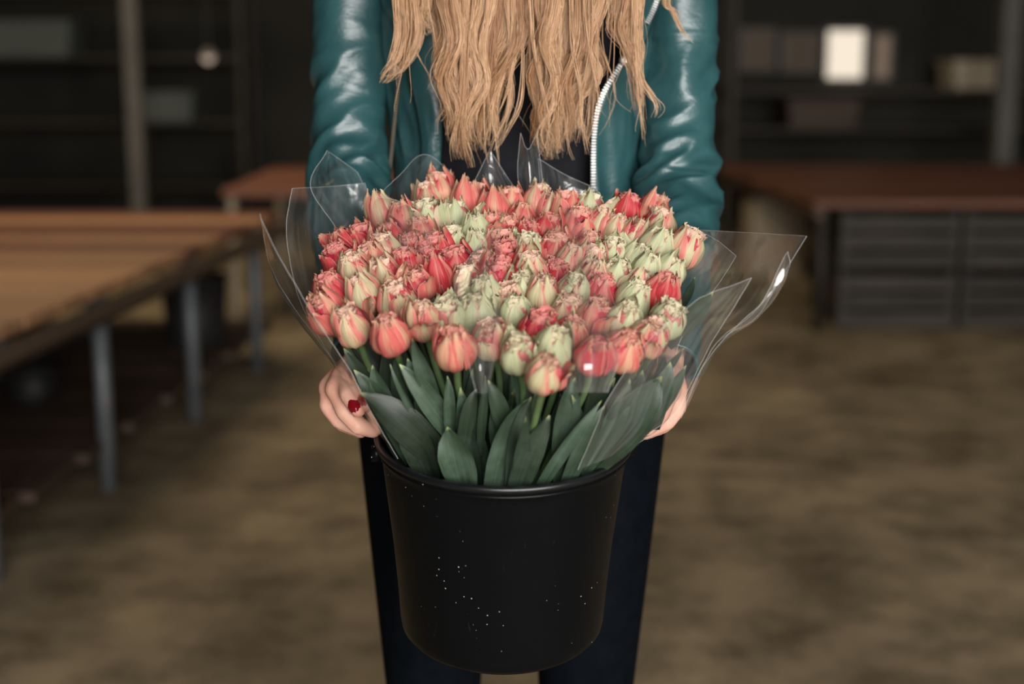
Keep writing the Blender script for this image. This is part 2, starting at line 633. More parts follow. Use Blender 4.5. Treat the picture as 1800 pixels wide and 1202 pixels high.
# posts carrying the roof
def post(xp, Y, w, label):
    x = P(xp, 200, Y)[0]
    e = empty('roof_post', (x, Y, 0))
    obj('shaft', box_mesh('shaft', x - w, x + w, Y - w, Y + w, 0.02, HZ, bev=.006), M['post'], e)
    obj('foot_plate', box_mesh('foot_plate', x - w * 2, x + w * 2, Y - w * 2, Y + w * 2, 0, 0.02), M['post'], e)
    tag(e, label, 'post')


post(238, 9.0, .045, 'grey painted roof post behind the long wooden bench')
post(1765, 9.4, .06, 'grey painted roof post behind the stacked crates')

# ================================================================== benches
def bench(name, label, x0, x1, y0, y1, h, mat, skew=0.0, legs=(), shelf=None, plank=0.2, leg_mat='steel', shelf_mat='wood_dark', top_t=0.035):
    """bench whose aisle edge follows x0 + skew*(y-y0); planks lie across"""
    e = empty(name, ((x0 + x1) / 2, (y0 + y1) / 2, 0))
    tag(e, label, 'bench')
    n = max(1, int(round((y1 - y0) / plank)))
    w = (y1 - y0) / n
    for k in range(n):
        ya = y0 + k * w
        V, F, U = box(x0, x1, ya + .003, ya + w - .003, h - top_t, h + random.uniform(-.002, .002), bev=.004)
        V[:, 0] += skew * (V[:, 1] - y0)
        obj('plank', mesh('plank', V, F, smooth=False), M['wood_red'] if mat == M['wood'] and k > n * .62 and k % 3 else mat, e)
    for nm, sx0, off in (('rail', x0, 0.03), ('rail', x1, -0.03)):
        pa = np.array([[sx0 + off, y0 + .02, h - top_t - .03], [sx0 + off + skew * (y1 - y0), y1 - .02, h - top_t - .03]])
        V, F, U = tube(pa, .03, 4)
        obj(nm, mesh(nm, V, F, smooth=False), M['wood_dark'], e)
    for (lx, ly) in legs:
        V, F, U = tube(np.array([[lx, ly, 0.0], [lx, ly, h - top_t]]), .024, 8)
        obj('leg', mesh('leg', V, F), M[leg_mat], e)
    if shelf:
        z, a, b = shelf
        nn = max(1, int(round((y1 - y0) / .35)))
        for k in range(nn):
            ya, yb = y0 + (y1 - y0) * k / nn, y0 + (y1 - y0) * (k + 1) / nn
            sx = skew * ((ya + yb) / 2 - y0)
            obj('shelf_board', box_mesh('shelf_board', a + sx, b + sx, ya + .004, yb - .004, z - .03, z, bev=.004), M[shelf_mat], e)
    return e


SK = 0.091
def edge_x(y):
    return -1.270 + SK * (y - 2.35)


bench('long_bench', 'long bench with orange brown plank top, steel legs and low shelf', edge_x(2.35), edge_x(2.35) - 1.35, 2.35, 5.85, 0.6, M['wood'], SK,
      legs=[(edge_x(y) - .028, y) for y in (2.45, 3.18, 3.92, 4.72, 5.52)] + [(edge_x(y) - 1.28, y) for y in (3.18, 3.92, 4.72, 5.52)] + [(edge_x(y) - .68, y) for y in (4.72, 5.52)],
      shelf=(0.15, edge_x(2.35) - .03, edge_x(2.35) - 1.0))
q = PZ(388, 334, 0.62)
bench('far_bench', 'reddish plank bench with pale legs beyond the long bench', q[0], q[0] + 1.0, q[1], q[1] + 1.5, 0.62, M['wood_red'], 0,
      legs=[(q[0] + .04, q[1] + .04), (q[0] + .96, q[1] + .04), (q[0] + .04, q[1] + 1.45), (q[0] + .96, q[1] + 1.45)], leg_mat='card')
q = PZ(1432, 352, 0.6)
bench('crate_bench', 'dark reddish plank bench above the stacked crates', q[0], q[0] + 2.3, q[1], q[1] + 2.3, 0.6, M['wood_red'], -0.05,
      legs=[(q[0] + .05, q[1] + .05), (q[0] + 1.1, q[1] + .05), (q[0] + 2.25, q[1] + .05), (q[0] - .06, q[1] + 2.2), (q[0] + 2.1, q[1] + 2.2)], leg_mat='wood_black')
QX, QY = q[0], q[1]

# dark slatted crates stacked under that bench
def crate(x, y, z, w, d, h, label, group=None):
    e = empty('slatted_crate', (x, y, z))
    tag(e, label, 'crate', group)
    for sx in (-1, 1):
        for sy in (-1, 1):
            obj('corner_post', box_mesh('corner_post', x + sx * (w / 2 - .02) - .014, x + sx * (w / 2 - .02) + .014, y + sy * (d / 2 - .02) - .014, y + sy * (d / 2 - .02) + .014, z, z + h), M['wood_black'], e)
    for k in range(3):
        z0 = z + .01 + k * (h - .01) / 3
        z1 = z0 + (h - .01) / 3 - .02
        for sy in (-1, 1):
            ys = y + sy * (d / 2 - .003)
            obj('slat', box_mesh('slat', x - w / 2, x + w / 2, ys - .005, ys + .005, z0, z1), M['wood_black'], e)
        for sx in (-1, 1):
            xs = x + sx * (w / 2 - .003)
            obj('slat', box_mesh('slat', xs - .005, xs + .005, y - d / 2 + .01, y + d / 2 - .01, z0, z1), M['wood_black'], e)
    obj('floor_board', box_mesh('floor_board', x - w / 2 + .01, x + w / 2 - .01, y - d / 2 + .01, y + d / 2 - .01, z + .002, z + .012), M['wood_black'], e)


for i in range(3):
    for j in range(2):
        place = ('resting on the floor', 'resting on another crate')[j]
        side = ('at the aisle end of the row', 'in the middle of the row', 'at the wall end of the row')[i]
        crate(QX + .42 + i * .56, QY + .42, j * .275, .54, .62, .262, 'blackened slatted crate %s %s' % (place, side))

# cardboard box under the bench
def carton(x, y, w, d, h, label):
    e = empty('cardboard_box', (x, y, 0))
    tag(e, label, 'box')
    obj('box_body', box_mesh('box_body', x - w / 2, x + w / 2, y - d / 2, y + d / 2, 0, h, bev=.004), M['card'], e)
    obj('lid_flap', box_mesh('lid_flap', x - w / 2 - .006, x - .003, y - d / 2 - .006, y + d / 2 + .006, h, h + .006), M['card'], e)
    obj('lid_flap', box_mesh('lid_flap', x + .003, x + w / 2 + .006, y - d / 2 - .006, y + d / 2 + .006, h, h + .006), M['card'], e)


carton(1.52, 8.25, .30, .4, .44, 'beige cardboard box on the floor behind the crates')


# buckets under the long bench
def pail(x, y, z, r, h, label, tint='plastic_far', name='black_bucket'):
    e = empty(name, (x, y, z))
    tag(e, label, 'bucket')
    V, F, U = lathe([(0, 0), (r * .82, 0), (r * .86, .01), (r, h - .02), (r - .006, h - .02), (r * .82 - .006, .012), (0, .012)], 32)
    obj('pail', mesh('pail', V + np.array([x, y, z]), F, U), M[tint], e)
    a = np.linspace(0, 2 * math.pi, 33)
    V, F, U = tube(np.stack([x + r * np.cos(a), y + r * np.sin(a), np.full(33, z + h - .02)], 1), .009, 8, caps=False)
    obj('rim', mesh('rim', V, F, U), M[tint], e)


pail(*PZ(346, 606, .15)[:2], .15, .125, .28, 'black plastic bucket standing on the shelf of the long bench')
pail(*PZ(60, 700, .15)[:2], .15, .10, .13, 'low black plastic tub on the shelf of the long bench', name='plastic_tub')

# shelving along the back wall with goods
def rack(x, y, w, label, zs=(.35, .8, 1.25, 1.7), d=.5):
    e = empty('storage_rack', (x, y, 0))
    tag(e, label, 'rack')
    for sx in (-1, 1):
        for sy in (-1, 1):
            px, py = x + sx * w / 2, y + sy * d / 2
            obj('upright', box_mesh('upright', px - .02, px + .02, py - .02, py + .02, 0, 2.1), M['wood_black'], e)
    for z in zs:
        obj('shelf_board', box_mesh('shelf_board', x - w / 2, x + w / 2, y - d / 2, y + d / 2, z - .03, z), M['wood_black'], e)


def bin_(x, y, z, w, d, h, mat, label):
    e = empty('storage_bin', (x, y, z))
    tag(e, label, 'bin')
    k = .9
    V = np.array([(sx * w / 2 * s, sy * d / 2 * s, zz) for zz, s in ((0, k), (h, 1)) for sx, sy in ((-1, -1), (1, -1), (1, 1), (-1, 1))])
    F = [(3, 2, 1, 0), (0, 1, 5, 4), (1, 2, 6, 5), (2, 3, 7, 6), (3, 0, 4, 7)]
    V2 = np.array([(v[0] * .94, v[1] * .94, max(v[2], .012)) for v in V])
    F2 = [tuple(8 + i for i in f[::-1]) for f in F] + [(4, 5, 13, 12), (5, 6, 14, 13), (6, 7, 15, 14), (7, 4, 12, 15)]
    V = np.vstack([V, V2]) + np.array([x, y, z])
    obj('bin_body', mesh('bin_body', V, F + F2, smooth=False), mat, e)
    ro = [box(x - w / 2 - .012, x + w / 2 + .012, y + s * d / 2 - .012, y + s * d / 2 + .012, z + h - .02, z + h) for s in (-1, 1)]
    ro += [box(x + s * w / 2 - .012, x + s * w / 2 + .012, y - d / 2, y + d / 2, z + h - .02, z + h) for s in (-1, 1)]
    V, F, U = merge(ro)
    obj('lip', mesh('lip', V, F, smooth=False), mat, e)


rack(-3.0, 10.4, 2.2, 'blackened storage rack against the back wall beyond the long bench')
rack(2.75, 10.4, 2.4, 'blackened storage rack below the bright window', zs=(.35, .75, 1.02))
bin_(-3.45, 10.35, 1.25, .75, .4, .24, M['greengrey'], 'wide green grey bin on the upper shelf of the rack')
bin_(-2.45, 10.35, .8, .4, .4, .2, M['greengrey'], 'small green grey bin on the middle shelf of the rack')
bin_(2.2, 10.35, .75, .5, .4, .2, M['wood_dark'], 'brown bin on the rack below the bright window')
bin_(3.3, 10.35, 1.02, .4, .4, .2, M['card'], 'beige bin on the top shelf of the rack below the window')

# small lamps far back
def bulkhead(xp, yp, Y, r, label):
    c = P(xp, yp, Y)
    e = empty('pendant_lamp', tuple(c))
    tag(e, label, 'lamp')
    V, F, U = lathe([(0.001, -r), (r * .6, -r * .8), (r * .95, -r * .2), (r, 0), (r * .7, r * .5), (0.001, r * .6)], 20)
    obj('bulb', mesh('bulb', V + c, F, U), M['bulb'], e)
    V, F, U = lathe([(r * 1.5, 0), (r * .7, r * 1.1), (r * .3, r * 1.4), (0.001, r * 1.45)], 20)
    obj('lamp_shade', mesh('lamp_shade', V + c, F, U), M['post'], e)
    V, F, U = tube(np.array([[c[0], c[1], c[2] + r * 1.3], [c[0], c[1], HZ]]), .004, 6)
    obj('cord', mesh('cord', V, F, U), M['post'], e)


bulkhead(366, 100, 8.4, .035, 'small glowing pendant lamp hanging behind the long bench')

# ================================================================== the bucket of tulips
TILT = math.radians(8.5)
RIM = P(886, 761, 1.45)
AX = np.array([0.012, -math.sin(TILT), math.cos(TILT)]); AX = nz(AX)
R_TOP, R_BOT, B_H = 0.1325, 0.1110, 0.230
bk = empty('flower_bucket', tuple(RIM - AX * B_H))
tag(bk, 'black plastic flower bucket held out full of tulips', 'bucket')
BQ = Vector(AX).to_track_quat('Z', 'Y').to_matrix()
BM = np.array(BQ)


def bucket_pt(v):
    return np.asarray(v) @ BM.T + (RIM - AX * B_H)


prof = [(0, 0.006), (R_BOT - .022, 0.004), (R_BOT - .014, 0.0), (R_BOT - .006, .003), (R_BOT - .001, .009), (R_BOT + .0005, .018), (R_BOT + .003, .06), (R_BOT + .007, .11), (R_TOP - .004, B_H - .022),
        (R_TOP - .003, B_H - .012), (R_TOP + .0005, B_H - .010), (R_TOP + .001, B_H - .004), (R_TOP - .004, B_H - .002), (R_TOP - .007, B_H - .01), (R_BOT - .004, .012), (0, .010)]
V, F, U = lathe(prof, 96)
obj('pail', mesh('pail', bucket_pt(V), F, U), M['bucket'], bk)
a = np.linspace(0, 2 * math.pi, 97)
V, F, U = tube(np.stack([R_TOP * np.cos(a), R_TOP * np.sin(a), np.full(97, B_H - .003)], 1), .0042, 10, caps=False)
obj('rim', mesh('rim', bucket_pt(V), F, U), M['bucket_rim'], bk)
a = np.linspace(0, 2 * math.pi, 97)
V, F, U = tube(np.stack([(R_TOP - .001) * np.cos(a), (R_TOP - .001) * np.sin(a), np.full(97, B_H - .0115)], 1), .0022, 8, caps=False)
obj('rim_bead', mesh('rim_bead', bucket_pt(V), F, U), M['bucket'], bk)
for s in (-1, 1):
    V, F, U = tube(np.array([[s * (R_TOP - .004), 0, B_H - .02], [s * (R_TOP + .007), 0, B_H - .02]]), .009, 14)
    obj('handle_lug', mesh('handle_lug', bucket_pt(V), F, U), M['bucket'], bk)

# ------------------------------------------------------------------ tulip heads
R0, H0 = 0.0193, 0.046


def petal_mesh(seed, opening=0.0, curl=0.0, rscale=1.0, hscale=1.0, wide=1.0, fringe=1.0):
    rg = np.random.default_rng(seed)
    nu, nv = 9, 13
    vv = np.linspace(0, 1, nv)
    prof_r = np.interp(vv, [0, .08, .2, .38, .55, .75, .9, 1.0], [.16, .48, .82, 1.0, 1.0, .86, .64, .46])
    prof_r = np.convolve(np.pad(prof_r, 1, mode='edge'), [.25, .5, .25], 'valid')
    prof_w = np.interp(vv, [0, .1, .3, .5, .75, .9, 1.0], [.50, .80, 1.0, 1.02, .90, .70, .30])
    ph = rg.uniform(0, 6.28, 6)
    p = np.zeros((nv, nu, 3))
    bulge = rg.uniform(.96, 1.05)
    skew = rg.uniform(-.10, .10)
    for j, v in enumerate(vv):
        for i in range(nu):
            u = -1 + 2 * i / (nu - 1)
            r = R0 * rscale * prof_r[j] * bulge * (1 - .05 * u * u - .07 * (abs(u) < .15) * min(1, v * 3) * .4)
            th = u * prof_w[j] * wide * math.radians(46) + skew * v
            z = v * H0 * hscale * (1 - .10 * u * u * v)
            if v > .8:
                jag = fringe * .0019 * (math.sin(u * 9 + ph[0]) + .7 * math.sin(u * 17 + ph[1])) * (v - .8) / .2
                z += jag
                r += fringe * .0008 * math.sin(u * 13 + ph[2]) * (v - .8) / .2
            r += opening * (v ** 1.4) * H0
            if curl:
                k = max(0, v - .62) / .38
                r += curl * k * k * .012
                z -= abs(curl) * k * k * .003
            # crinkle
            r += .0006 * math.sin(v * 11 + ph[3] + u * 2) + .0007 * math.sin(u * 7 + ph[4])
            # ribs running along the petal
            r += .0005 * math.cos(u * 10)
            p[j, i] = (r * math.cos(th), r * math.sin(th), z)
    V, F, U = grid(p)
    return mesh('petal', V, F, U)


PET = {
    'out': [petal_mesh(10 + k, 0.0, 0.0, 1.03) for k in range(4)],
    'in': [petal_mesh(20 + k, -0.02, 0.0, .955, 1.03) for k in range(4)],
    'peel': [petal_mesh(30 + k, 0.17 + .08 * k, 0.7, 1.02, .98, .85) for k in range(3)],
    'lip': [petal_mesh(40 + k, 0.05, 0.55, 1.03, 1.02, .95) for k in range(3)],
    'tall': [petal_mesh(50 + k, 0.01, 0.1, .99, 1.18, .85) for k in range(2)],
}


def ruffle_mesh(seed, openness):
    """bud core plus a crown of small crinkled inner petals"""
    rg = np.random.default_rng(seed)
    parts = []
    vv = np.linspace(0, 1, 9)
    a = np.linspace(0, 2 * math.pi, 18, endpoint=False)
    p = np.zeros((9, 18, 3))
    for j, v in enumerate(vv):
        rr = R0 * .86 * np.interp(v, [0, .1, .3, .5, .8, .93, 1], [.15, .5, .9, 1, .85, .60, .02])
        zz = H0 * .86 * min(1, v / .95)
        w = 1 + .10 * np.sin(a * 5 + 3 * v) * v
        p[j] = np.stack([rr * w * np.cos(a), rr * w * np.sin(a), np.full(18, zz) + .0012 * np.sin(a * 4 + seed)], 1)
    V, F, U = grid(p, True)
    U[:, 1] *= .45
    parts.append((V, F, U))
    n = 46
    for k in range(n):
        rad = R0 * (.14 + .62 * openness) * math.sqrt((k + .5) / n)
        th = k * 2.39996 + rg.uniform(-.4, .4)
        c = np.array([rad * math.cos(th), rad * math.sin(th), H0 * (.80 - .10 * (rad / R0)) ])
        L = H0 * rg.uniform(.12, .21)
        wd = R0 * rg.uniform(.15, .27)
        face = th + rg.uniform(-.9, .9)
        out = np.array([math.cos(face), math.sin(face), 0]); tan = np.array([-math.sin(face), math.cos(face), 0])
        lean = rg.uniform(-.5, .35)
        g = np.zeros((4, 4, 3))
        ph = rg.uniform(0, 6)
        for j in range(4):
            for i in range(4):
                u = -1 + 2 * i / 3; v = j / 3
                g[j, i] = c + tan * u * wd * (.6 + .5 * v) + np.array([0, 0, 1]) * v * L * (1 - .25 * abs(u) * (rg.uniform(.3, 1.3))) + out * (lean * v * L + .0016 * math.sin(u * 4 + ph) * v - .0015 * u * u)
        Vr, Fr, Ur = grid(g)
        Ur = Ur.copy(); Ur[:, 1] = .35 + .65 * Ur[:, 1]
        parts.append((Vr, Fr, Ur))
    V, F, U = merge(parts)
    return mesh('inner_petals', V, F, U)


RUF = {'b': [ruffle_mesh(60 + k, .45) for k in range(3)], 'f': [ruffle_mesh(70 + k, .82) for k in range(3)], 'o': [ruffle_mesh(80 + k, .66) for k in range(3)]}

# x, y, colour class (r red, c coral, p pink-green, g pale green), state (b closed bud, f frilled, o one petal peeling)
T = '''
772 342 c o|757 356 p f|752 388 g f|803 388 g o|836 354 c o|868 374 c b|819 362 c b|670 380 p b|706 390 c b|742 414 c f
638 428 r f|690 428 r b|679 450 p o|793 430 g f|837 414 g o|866 410 c o|897 362 c f|598 460 r f|732 446 r f|838 447 g b
882 440 c f|626 482 p f|657 470 c o|680 490 p o|754 464 r f|772 490 r b|803 470 r f|734 506 c o|822 498 p b|877 494 r f
852 528 g b|582 514 r f|641 522 p b|700 532 p f|578 556 c o|620 576 p o|687 592 c o|745 566 p o|789 560 g f|799 616 c b
867 596 p f|912 624 g f|947 358 p o|966 372 p b|995 374 c f|916 388 c b|962 408 r f|1037 374 g o|1054 398 p f|1100 374 r f
1080 412 p o|1116 420 p b|1146 382 c b|1155 404 p f|1153 440 g b|1203 440 p f|1034 442 c o|894 414 c o|930 422 r f|928 448 g f
974 446 c f|890 462 r f|1002 466 p b|1038 470 p f|1074 454 g f|1117 462 g o|1082 488 g o|932 486 p b|976 488 r f|1134 482 g b
1174 486 g b|1116 508 p o|1160 520 r f|1040 496 p b|916 514 g b|956 524 p o|1005 518 g f|1052 520 r f|1111 534 g b|906 556 g o
1172 566 g f|998 548 p f|1046 562 c o|1098 566 g b|950 582 r f|1002 594 c o|1142 594 p o|1046 626 r b|1096 618 c b|972 616 g b
958 660 p o|712 470 r f|772 446 r f|836 558 g b|894 530 p f|1016 404 c f|850 478 c f|606 436 r o
'''
TUL = []
for row in T.split('\n'):
    for it in row.split('|'):
        q = it.split()
        if len(q) == 4:
            TUL.append((float(q[0]), float(q[1]), q[2], q[3]))


def head_depth(x, y):
    return 1.272 + (660 - y) / 315 * 0.325 + 0.018 * ((x - 890) / 330) ** 2


COLN = {'r': 'red', 'c': 'coral', 'p': 'pink-green', 'g': 'pale green'}
STN = {'b': 'closed', 'f': 'frilled', 'o': 'loose-petalled'}


def zone(x, y):
    if (x, y) in FRONT:
        return 'in the front row'
    if y < 400:
        return 'in the back row'
    if x < 660:
        return 'above the red fingernail'
    if x > 1105:
        return 'beside the clear flap'
    return 'amid the bunch'


FRONT = {(x, y) for (x, y, c, s) in TUL if not any(abs(x2 - x) < 42 and 18 < y2 - y < 110 for (x2, y2, c2, s2) in TUL)}
ROOT = RIM - AX * 0.21


def tulip_label(i, two):
    x, y, c, s = TUL[i]
    nb = sorted((q for q in TUL if q[:2] != (x, y)), key=lambda q: (q[0] - x) ** 2 + (q[1] - y) ** 2)
    head = '%s %s tulip %s' % (STN[s], COLN[c], zone(x, y))
    if two:
        return '%s, by %s %s and %s %s ones' % (head, STN[nb[0][3]], COLN[nb[0][2]], STN[nb[1][3]], COLN[nb[1][2]])
    return '%s, next to a %s %s one' % (head, STN[nb[0][3]], COLN[nb[0][2]])


one = [tulip_label(i, False) for i in range(len(TUL))]
LABELS = []
for i in range(len(TUL)):
    l2 = tulip_label(i, True)
    LABELS.append(l2 if one.count(one[i]) > 1 and len(l2.split()) <= 16 else one[i])
tulips = []


def leaf_mesh(base, mid, tip, width, face, fold=0.35, twist=0.0, wav=0.0, seed=0, nv=18, nu=7):
    rg = np.random.default_rng(seed)
    t = np.linspace(0, 1, nv)
    b0, m0, t0 = map(np.asarray, (base, mid, tip))
    c = 2 * m0 - (b0 + t0) / 2
    sp = (1 - t)[:, None] ** 2 * b0 + (2 * t * (1 - t))[:, None] * c + (t ** 2)[:, None] * t0
    Tn = np.gradient(sp, axis=0); Tn /= np.linalg.norm(Tn, axis=1)[:, None]
    p = np.zeros((nv, nu, 3))
    ph = rg.uniform(0, 6)
    for j in range(nv):
        n = np.asarray(face, float)
        n = nz(n - Tn[j] * np.dot(n, Tn[j]))
        s = np.cross(Tn[j], n)
        an = twist * (t[j] - .4)
        n, s = n * math.cos(an) + s * math.sin(an), s * math.cos(an) - n * math.sin(an)
        w = width * .5 * np.interp(t[j], [0, .15, .35, .55, .75, .9, 1], [.55, .78, .98, 1.0, .76, .36, .02])
        for i in range(nu):
            u = -1 + 2 * i / (nu - 1)
            lift = (abs(u) ** 1.4) * fold * w + wav * width * math.sin(t[j] * 8 + ph + u * 2) * abs(u)
            p[j, i] = sp[j] + s * u * w + n * lift
    V, F, U = grid(p)
    return mesh('leaf', V, F, U)


def inside(q, lim=.112):
    """pull a point into the mouth of the bucket"""
    q = np.asarray(q, float)
    h = np.dot(q - RIM, AX)
    r = q - RIM - AX * h
    l = np.linalg.norm(r)
    lim = lim + .09 * min(h, 0)
    return RIM + AX * h + r * min(1, lim / max(l, 1e-6))


def add_leaf(emp, *a, **k):
    return obj('leaf', leaf_mesh(*a, **k), M['leaf'], emp)


for i, (x, y, c, s) in enumerate(TUL):
    rg = random.Random(100 + i)
    pos = P(x, y, head_depth(x, y) + rg.uniform(-.006, .006))
    d = nz(pos - ROOT)
    d = nz(d * .8 + np.array([0, -.24, .2]) + np.array([rg.uniform(-.10, .10), rg.uniform(-.08, .08), 0]))
    if (x, y) in FRONT:
        d = nz(d + np.array([0, -.10, 0.0]))
    sc = rg.uniform(.93, 1.08) * (1.04 if y > 560 else 1.0)
    basep = pos - d * H0 * .46 * sc
    e = empty('tulip', tuple(basep), Vector(d).to_track_quat('Z', 'Y').to_euler())
    e.scale = (sc, sc, sc * rg.uniform(.95, 1.06))
    z = zone(x, y)
    lab = LABELS[i]
    tag(e, lab, 'tulip', lab)
    a0 = rg.uniform(0, 6.28)
    # the petals: three outer, three inner
    toward = math.atan2(0, 0)
    for k in range(6):
        outer = k % 2 == 0
        kind = 'out' if outer else 'in'
        if s == 'o' and k == 0:
            kind = 'peel'
        elif s == 'f' and rg.random() < .3:
            kind = 'lip' if outer else 'in'
        elif rg.random() < .12:
            kind = 'tall'
        me = rg.choice(PET[kind])
        o = obj('petal', me, M['petal_' + c], e, world=False)
        o.rotation_euler = (0, rg.uniform(-.03, .06) if s == 'f' else rg.uniform(-.05, .02), a0 + k * math.pi / 3 + rg.uniform(-.12, .12))
        q = rg.uniform(.87, 1.0) if s == 'f' else rg.uniform(.92, 1.04)
        o.scale = (1, 1, q)
    o = obj('inner_petals', rg.choice(RUF[s]), M['ruffle_' + c], e, world=False)
    o['kind'] = 'stuff'
    o.rotation_euler = (0, 0, rg.uniform(0, 6.28))
    # stem
    tgt = RIM + (pos - (RIM + AX * .18)) * np.array([.42, .42, .2]) - AX * .03
    path = cr([basep + d * .002, basep - d * .05, tgt, RIM + (tgt - RIM) * .7 - AX * .14], 14)
    V, F, U = tube(path, np.linspace(.0038, .0032, 14), 7, caps=False)
    obj('stem', mesh('stem', V, F, U), M['stem'], e)
    tulips.append((x, y, pos, e, d, basep))
    # a leaf rising along the stem
    if y > 520 or rg.random() < .55:
        th = rg.uniform(-1, 1)
        lt = basep + np.array([rg.uniform(-.022, .022), rg.uniform(-.012, .016), rg.uniform(-.018, .022) if y < 520 else rg.uniform(-.035, -.005)])
        lb = inside(tgt - AX * .03 + np.array([rg.uniform(-.015, .015), rg.uniform(0, .01), 0]))
        md = (lt + lb) / 2 + np.array([(pos[0] - RIM[0]) * .12, 0, 0]) + np.array([rg.uniform(-.01, .01), .004, 0])
        if np.dot(md - RIM, AX) < .05:
            md = inside(md, .118)
        add_leaf(e, lb, md, lt, rg.uniform(.020, .032), (rg.uniform(-.5, .5), -1, .2), .3, rg.uniform(-.8, .8), .02, seed=i)

# leaves that show below the blooms: base px, tip px, width px, sideways bend px, depth of base and tip, twist
LV = '''
790 812 632 690 66 -34 1.372 1.345 0.9 0.2
700 760 604 612 40 -10 1.40 1.37 0.4 0.3
735 790 622 650 46 -16 1.39 1.37 0.2 0.3
733 735 686 640 15 -8 1.352 1.342 -0.6 0.9
812 770 702 640 44 -14 1.362 1.350 0.3 0.35
768 720 724 592 34 -10 1.356 1.338 -0.4 0.35
742 690 716 630 26 -4 1.37 1.35 0.4 0.4
793 765 786 660 22 6 1.352 1.346 0.8 0.6
812 775 838 683 30 10 1.350 1.344 -0.6 0.4
846 765 853 658 18 8 1.352 1.346 0.9 0.8
904 780 858 668 36 -8 1.352 1.344 0.5 0.35
818 845 786 750 66 -6 1.346 1.338 -0.3 0.3
872 850 928 700 62 22 1.343 1.334 0.4 0.35
896 840 934 697 36 14 1.341 1.332 -0.7 0.5
908 850 966 730 48 16 1.338 1.332 0.5 0.4
985 820 1012 662 48 12 1.350 1.338 -0.5 0.4
950 850 1058 703 26 24 1.340 1.332 0.8 0.8
1002 840 1064 712 36 16 1.344 1.334 -0.7 0.45
1042 820 1108 664 42 10 1.352 1.340 0.5 0.4
1064 812 1164 660 84 34 1.352 1.338 0.35 0.3
1108 790 1178 636 54 12 1.372 1.352 -0.4 0.3
1120 690 1202 612 22 8 1.37 1.35 0.7 0.7
1140 740 1206 642 30 6 1.376 1.36 0.4 0.4
1180 590 1254 513 46 14 1.45 1.42 0.5 0.3
1190 540 1222 486 20 4 1.48 1.46 0.5 0.6
760 840 700 716 60 -14 1.376 1.362 0.2 0.3
836 830 808 710 40 -4 1.366 1.356 -0.3 0.35
940 830 900 690 40 -6 1.364 1.352 0.4 0.35
1010 820 985 690 40 6 1.366 1.352 -0.4 0.35
1080 800 1130 650 50 14 1.382 1.362 0.3 0.35
700 780 655 640 44 -10 1.388 1.37 -0.3 0.3
880 800 872 690 34 2 1.372 1.356 0.6 0.4
1030 760 1060 640 34 8 1.372 1.356 0.6 0.4
750 760 740 650 36 -4 1.384 1.362 0.3 0.4
1150 740 1166 620 44 8 1.39 1.37 0.3 0.4
'''
used = {}
for k, row in enumerate(LV.strip().split('\n')):
    bx, by, tx, ty, w, bend, yb, yt, tw, fo = map(float, row.split())
    B = P(bx + (bx - tx) * .12, by + 16, yb + .012)
    if by > 750:
        B = inside(B - AX * .012, .106)
    Tp = P(tx, ty, yt - .012)
    mx, my = (bx + tx) / 2, (by + ty) / 2
    L = math.hypot(tx - bx, ty - by) + 1e-6
    nx, ny = (ty - by) / L, -(tx - bx) / L
    sgn = 1 if tx > bx else -1
    Md = P(mx - abs(bend) * .35 * sgn, my - abs(bend) * .15 + 8, (yb + yt) / 2 - .010)
    if np.dot(Md - RIM, AX) < .02:
        Md = inside(Md, .122)
    best = min(tulips, key=lambda q: (q[0] - tx) ** 2 + (q[1] - (ty - 70)) ** 2 + 4000 * used.get(q[3].name, 0))
    used[best[3].name] = used.get(best[3].name, 0) + 1
    o = add_leaf(best[3], B, Md, Tp, w / FPX * 1.34, (math.copysign(.25, tx - bx), -1, .25), fo, tw * 1.25, .045, seed=500 + k)

# ------------------------------------------------------------------ cellophane
def sheet(name, label, rows, mat='film', nu=40, nv=48, wrinkle=.0016, ws=26, edges=True, parent=None, seed=0, edge_sides='tlr'):
    """rows of (px, py, Y) from the mouth of the bucket up to the free edge"""
    rows = [cr([P(*q) for q in r], nu) for r in rows]
    g = np.array(rows)
    p = np.zeros((nv, nu, 3))
    for i in range(nu):
        p[:, i] = cr(g[:, i], nv)
    dv = np.gradient(p, axis=0); du = np.gradient(p, axis=1)
    n = np.cross(du, dv); n /= np.linalg.norm(n, axis=2)[:, :, None] + 1e-9
    for j in range(nv):
        for i in range(nu):
            q = p[j, i]
            h = nse((q[0] * 1.0, q[1] * 1.0, q[2] * .35), ws, seed) + .4 * nse(q, ws * 2.7, seed + 5)
            p[j, i] = q + n[j, i] * h * wrinkle
    V, F, U = grid(p)
    o = obj(name, mesh(name, V, F, U), M[mat], parent)
    if parent is None:
        tag(o, label, 'cellophane')
    if edges:
        ln = {'t': p[-1], 'l': p[:, 0], 'r': p[:, -1], 'b': p[0]}
        parts = [tube(ln[s], .00032, 4, caps=False) for s in edge_sides]
        V, F, U = merge(parts)
        obj('cut_edge', mesh('cut_edge', V, F, U), M['film_edge'], o)
    return o


m = material('cellophane_cut_edge', (0.75, 0.76, 0.76), 0.3, 0.5)
m.node_tree.nodes['Principled BSDF'].inputs['Alpha'].default_value = 0.26
M['film_edge'] = m

